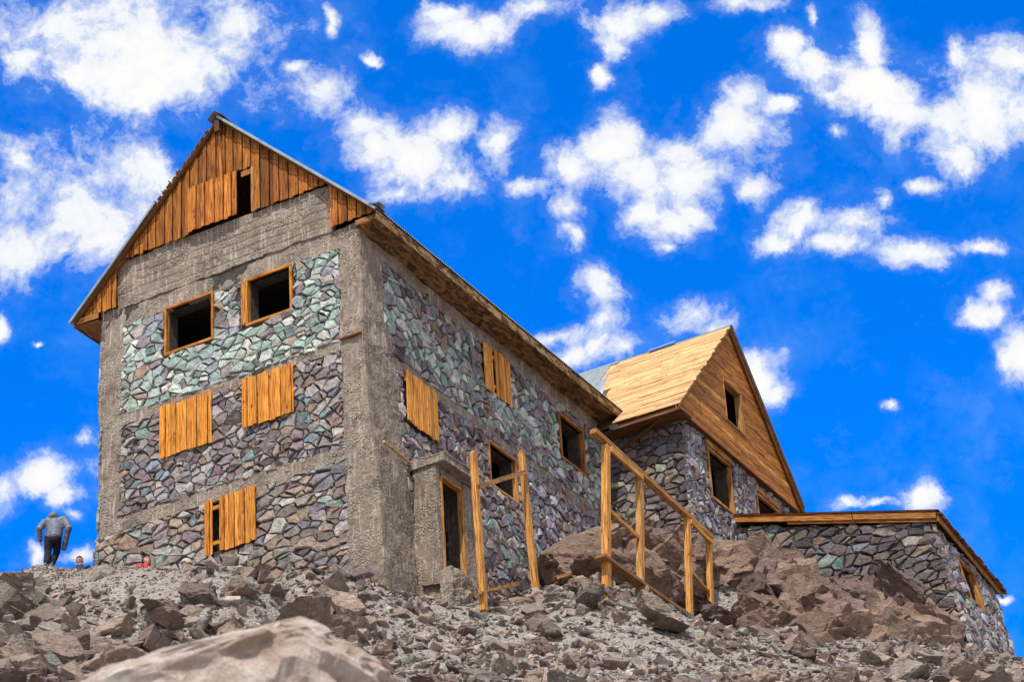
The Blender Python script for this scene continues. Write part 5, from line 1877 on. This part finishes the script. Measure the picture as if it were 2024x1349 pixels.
def person(label, base, facing, J, head_c, head_dir, top, bottom, hairf=None, quilt=False, hood=None, hair=None, extra=None, sleeves=(True, True), headup=(0, 0, 1)):
    """J: joints in metres; x to the figure's right, y forward, z up"""
    fx = Vector(facing).normalized()
    rt = Vector((fx.y, -fx.x, 0))
    M = Matrix(((rt.x, fx.x, 0, base[0]), (rt.y, fx.y, 0, base[1]), (0, 0, 1, base[2]), (0, 0, 0, 1)))
    c = Chain()
    pel = c.add(J['pelvis'], (0.15, 0.105))
    be = c.add(J['belly'], (0.135, 0.10), pel)
    chs = c.add(J['chest'], (0.16, 0.11), be)
    nk = c.add(J['neck'], 0.06, chs)
    c.add(Vector(head_c) - Vector(J['neck']) * 0 - Vector((0, 0, 0.05)), 0.055, nk)
    for s_ in 'LR':
        sh, el, wr = Vector(J['sh' + s_]), Vector(J['el' + s_]), Vector(J['wr' + s_])
        w = c.line(chs, [(sh, 0.062), (sh.lerp(el, .5), 0.050), (el, 0.042), (el.lerp(wr, .4), 0.040), (wr, 0.027)])
        hand(c, wr, (wr - el).normalized(), Vector((0, 1, 0)) if abs((wr - el).normalized().y) < .8 else Vector((0, 0, 1)), w)
        hp, kn, an, toe = Vector(J['hp' + s_]), Vector(J['kn' + s_]), Vector(J['an' + s_]), Vector(J['toe' + s_])
        c.line(pel, [(hp, 0.095), (hp.lerp(kn, .5), 0.080), (kn, 0.058), (kn.lerp(an, .4), 0.056), (an, 0.040), (an.lerp(toe, .6) + Vector((0, 0, -0.035)), 0.040), (toe, 0.030)])
    ev = c.mesh('person', 0)
    bm = bmesh.new()
    bm.from_mesh(ev)
    head_mesh(bm, head_c, head_dir, headup)
    bm.to_mesh(ev)
    bm.free()
    body = place(ev, 'person', [SKIN], M, voxel=0.007)
    tag(body, label, 'person')

    def dens(p, q, rp, rq, n, ph=0):
        out_ = []
        for i in range(1, n + 1):
            t = i / n
            k = 1.0 if not quilt else (1.07 if i % 2 else 0.955)
            ra = [a + (b_ - a) * t for a, b_ in zip(rp, rq)]
            out_.append((Vector(p).lerp(Vector(q), t), (ra[0] * k, ra[1] * k)))
        return out_
    t = Chain()
    hips = Vector(J['pelvis']) + Vector((0, 0, -0.03))
    nq = 7 if quilt else 3
    nk2 = Vector(J['neck'])
    up1 = Vector(J['chest']).lerp(nk2, .45)
    seq = [(hips, (0.185, 0.145))] + dens(hips, J['belly'], (.185, .145), (.188, .148), nq) + dens(J['belly'], J['chest'], (.188, .148), (.215, .150), nq) + dens(J['chest'], up1, (.215, .150), (.175, .13), 3)
    t.v = [p for p, _ in seq]
    t.r = [q for _, q in seq]
    t.runs = [list(range(len(seq)))]
    t.add(nk2 + Vector((0, 0, 0.015)), (0.088, 0.088), len(seq) - 1)
    for k_, s_ in enumerate('LR'):
        sh, el, wr = Vector(J['sh' + s_]), Vector(J['el' + s_]), Vector(J['wr' + s_])
        if not sleeves[k_]:
            wr = wr + (wr - el).normalized() * 0.17
        t.line(0, [(Vector(J['chest']).lerp(sh, .55) + Vector((0, 0, .02)), (.098, .105)), (sh, (.098, .100))] + dens(sh, el, (.095, .095), (.076, .076), 7 if quilt else 3) + dens(el, wr, (.076, .076), (.060, .060), 7 if quilt else 3))
        t.runs[-1] = t.runs[-1][2:]
    place(t.mesh('j', 0), 'jacket', [top], M, body)
    t = Chain()
    t.v, t.r, t.runs = [hips + Vector((0, 0, 0.04)), hips + Vector((0, 0, -0.08))], [(0.150, 0.110), (0.165, 0.130)], [[0, 1]]
    a = 1
    for s_ in 'LR':
        hp, kn, an = Vector(J['hp' + s_]), Vector(J['kn' + s_]), Vector(J['an' + s_])
        t.line(a, [(hp, (0.125, .125)), (hp.lerp(kn, .5), (0.104, .104)), (kn, (0.083, .083)), (kn.lerp(an, .5), (0.082, .082)), (an.lerp(kn, .06), (0.074, .074))])
    place(t.mesh('j', 0), 'trousers', [bottom], M, body)
    for s_ in 'LR':
        an, toe = Vector(J['an' + s_]), Vector(J['toe' + s_])
        t = Chain()
        heel = an + (an - toe).normalized() * 0.03
        heel.z = min(an.z, toe.z + .05) - 0.03
        r0_ = t.add(heel, (0.050, 0.048))
        t.line(r0_, [(heel.lerp(toe, .5) + Vector((0, 0, 0.01)), (0.052, 0.045)), (toe, (0.048, 0.032))])
        t.line(r0_, [(an + Vector((0, 0, .02)), (0.055, 0.055))])
        sho = place(t.mesh('j', 0), 'shoe', [SHOEM], M, body)
        t = Chain()
        r0_ = t.add(heel + Vector((0, 0, -.035)), (0.052, 0.016))
        t.line(r0_, [(heel.lerp(toe, .5) + Vector((0, 0, -0.038)), (0.055, 0.016)), (toe + Vector((0, 0.0, -.028)), (0.048, 0.014))])
        place(t.mesh('j', 0), 'sole', [SOLE], M, sho)
    R3 = M.to_3x3()
    hc = M @ Vector(head_c)
    F = (R3 @ Vector(head_dir)).normalized()
    U_ = R3 @ Vector(headup)
    U_ = (U_ - F * U_.dot(F)).normalized()
    L_ = U_.cross(F)
    for sg in (-1, 1):
        blob('eye', [EYEW], hc, F, U_, L_, (0.014, 0.008, 0.007), (sg * 0.030, 0.077, 0.012), body, seg=10)
        blob('pupil', [HAIRM], hc, F, U_, L_, (0.007, 0.004, 0.007), (sg * 0.030, 0.084, 0.012), body, seg=10)
        blob('eyebrow', [HAIRM], hc, F, U_, L_, (0.021, 0.006, 0.0045), (sg * 0.031, 0.090, 0.034), body, seg=10)
    if not extra or extra.__name__ != 'gaiter':
        blob('mouth', [LIP], hc, F, U_, L_, (0.022, 0.006, 0.008), (0, 0.092, -0.057), body, seg=12)
    if hair == 'short':
        blob('hair', [HAIRM], hc, F, U_, L_, (0.083, 0.104, 0.118), (0, -0.006, 0.012), body, lambda a_, b_, h: h < 0.0 or (b_ > 0.25 and h < 0.42 + 0.2 * a_ * a_) or (b_ > -0.1 and h < 0.15))
        blob('hair_back', [HAIRM], hc, F, U_, L_, (0.080, 0.100, 0.10), (0, -0.008, 0.0), body, lambda a_, b_, h: b_ > -0.1 or h < -0.35)
    if hair == 'long':
        blob('hair', [HAIRM], hc, F, U_, L_, (0.098, 0.122, 0.138), (0, -0.014, 0.016), body, lambda a_, b_, h: (b_ > 0.36 and h < 0.46 and abs(a_) < 0.80) or (b_ > 0.6 and h < .5) or h < -0.8)
        blob('hair_fall', [HAIRM], hc, F, U_, L_, (0.108, 0.060, 0.20), (0, -0.055, -0.12), body)
    if extra:
        extra(hc, F, U_, L_, body)
    if hood:
        blob('hood', [hood[0]], hc, F, U_, L_, hood[1], hood[2], body, lambda a_, b_, h: (b_ > 0.72))
    return body


away = (-0.4696, 0.8829, 0)
JW = dict(pelvis=(0.03, -0.02, 0.80), belly=(0.025, 0.06, 0.96), chest=(0.0, 0.18, 1.16), neck=(-0.05, 0.29, 1.30),
          shL=(-0.19, 0.16, 1.25), elL=(-0.33, 0.06, 1.02), wrL=(-0.33, 0.18, 0.80),
          shR=(0.22, 0.16, 1.25), elR=(0.35, 0.04, 0.98), wrR=(0.27, 0.14, 0.70),
          hpL=(-0.09, 0.0, 0.74), knL=(-0.11, 0.04, 0.41), anL=(-0.12, -0.04, 0.08), toeL=(-0.02, 0.06, 0.03),
          hpR=(0.09, 0.0, 0.74), knR=(0.06, 0.20, 0.46), anR=(-0.02, 0.10, 0.14), toeR=(-0.03, 0.27, 0.10))
WALK = (-8.88, 0.70, 1.93)


def hoodcap(hc, F, U_, L_, body):
    blob('hood', [PUFF], hc, F, U_, L_, (0.118, 0.135, 0.130), (0, -0.015, 0.015), body, lambda a_, b_, h: b_ > 0.80)
    blob('hood_collar', [PUFF], hc, F, U_, L_, (0.125, 0.13, 0.07), (0, -0.05, -0.10), body)


person('man in a grey quilted hooded jacket and dark trousers walking away with bowed head', WALK, away, JW, (-0.06, 0.33, 1.40), (0.0, 0.75, -0.55), PUFF, JEANS, quilt=True, hair='short', extra=hoodcap, sleeves=(True, False), headup=(0, 0.4, 1))


def stand(h=1.0):
    return {k_: tuple(q * h for q in v) for k_, v in dict(pelvis=(0, 0, 0.92), belly=(0, 0.01, 1.10), chest=(0, 0.0, 1.30), neck=(0, 0.01, 1.47),
            shL=(-0.19, 0, 1.40), elL=(-0.25, 0.0, 1.12), wrL=(-0.24, 0.10, 0.89), shR=(0.19, 0, 1.40), elR=(0.25, 0.0, 1.12), wrR=(0.24, 0.10, 0.89),
            hpL=(-0.09, 0, 0.88), knL=(-0.10, 0.03, 0.48), anL=(-0.10, 0, 0.09), toeL=(-0.11, 0.16, 0.03), hpR=(0.09, 0, 0.88), knR=(0.10, 0.03, 0.48), anR=(0.10, 0, 0.09), toeR=(0.11, 0.16, 0.03)).items()}


def hz(x, y):
    return float(ground(np.array([x]), np.array([y]))[0])


def gaiter(hc, F, U_, L_, body):
    blob('neck_gaiter', [GREYM], hc, F, U_, L_, (0.084, 0.106, 0.065), (0, 0.004, -0.085), body)


def local(dx, dy, facing):
    """world direction to figure-local (right, forward)"""
    f_ = Vector(facing).normalized()
    return (dx * f_.y - dy * f_.x, dx * f_.x + dy * f_.y)


# man looking down, only his head above the ridge
P2 = (-7.303, -0.30, 1.22)
fc = (0.30, -0.95, 0)
person('man with short dark hair looking down, a patterned gaiter over his chin', (P2[0], P2[1], P2[2] - 1.60), fc, stand(), (0, 0.03, 1.60), (-0.08, 1, -0.30), NAVY, JEANS, hair='short', extra=gaiter)
P3 = (-4.768, -1.30, 0.12)
fc = (0.89, -0.20, 0)
Jw = stand(0.96)


def redcollar(hc, F, U_, L_, body):
    blob('collar', [REDJ], hc, F, U_, L_, (0.12, 0.105, 0.075), (0.0, -0.06, -0.155), body)


person('woman with long black hair and a red jacket looking up to the right', (P3[0], P3[1], P3[2] - 1.53), fc, Jw, (0, 0.03, 1.53), (0.30, 1, 0.22), REDJ, JEANS, hair='long', extra=redcollar)
P4 = (-3.463, -1.60, -0.44)
fc = (-0.70, -0.7, 0)


def beanie(hc, F, U_, L_, body):
    blob('knit_hat', [BEIGE], hc, F, U_, L_, (0.105, 0.125, 0.125), (0, -0.01, 0.03), body, lambda a_, b_, h: (h < -0.25) or (b_ > 0.5 and h < 0.1))


person('person in a beige hat, only the crown of the head showing over the ridge', (P4[0], P4[1], P4[2] - 1.36), fc, stand(0.86), (0, 0.03, 1.36), (0.0, 1, -0.15), BEIGE, JEANS, hair='short', extra=beanie)
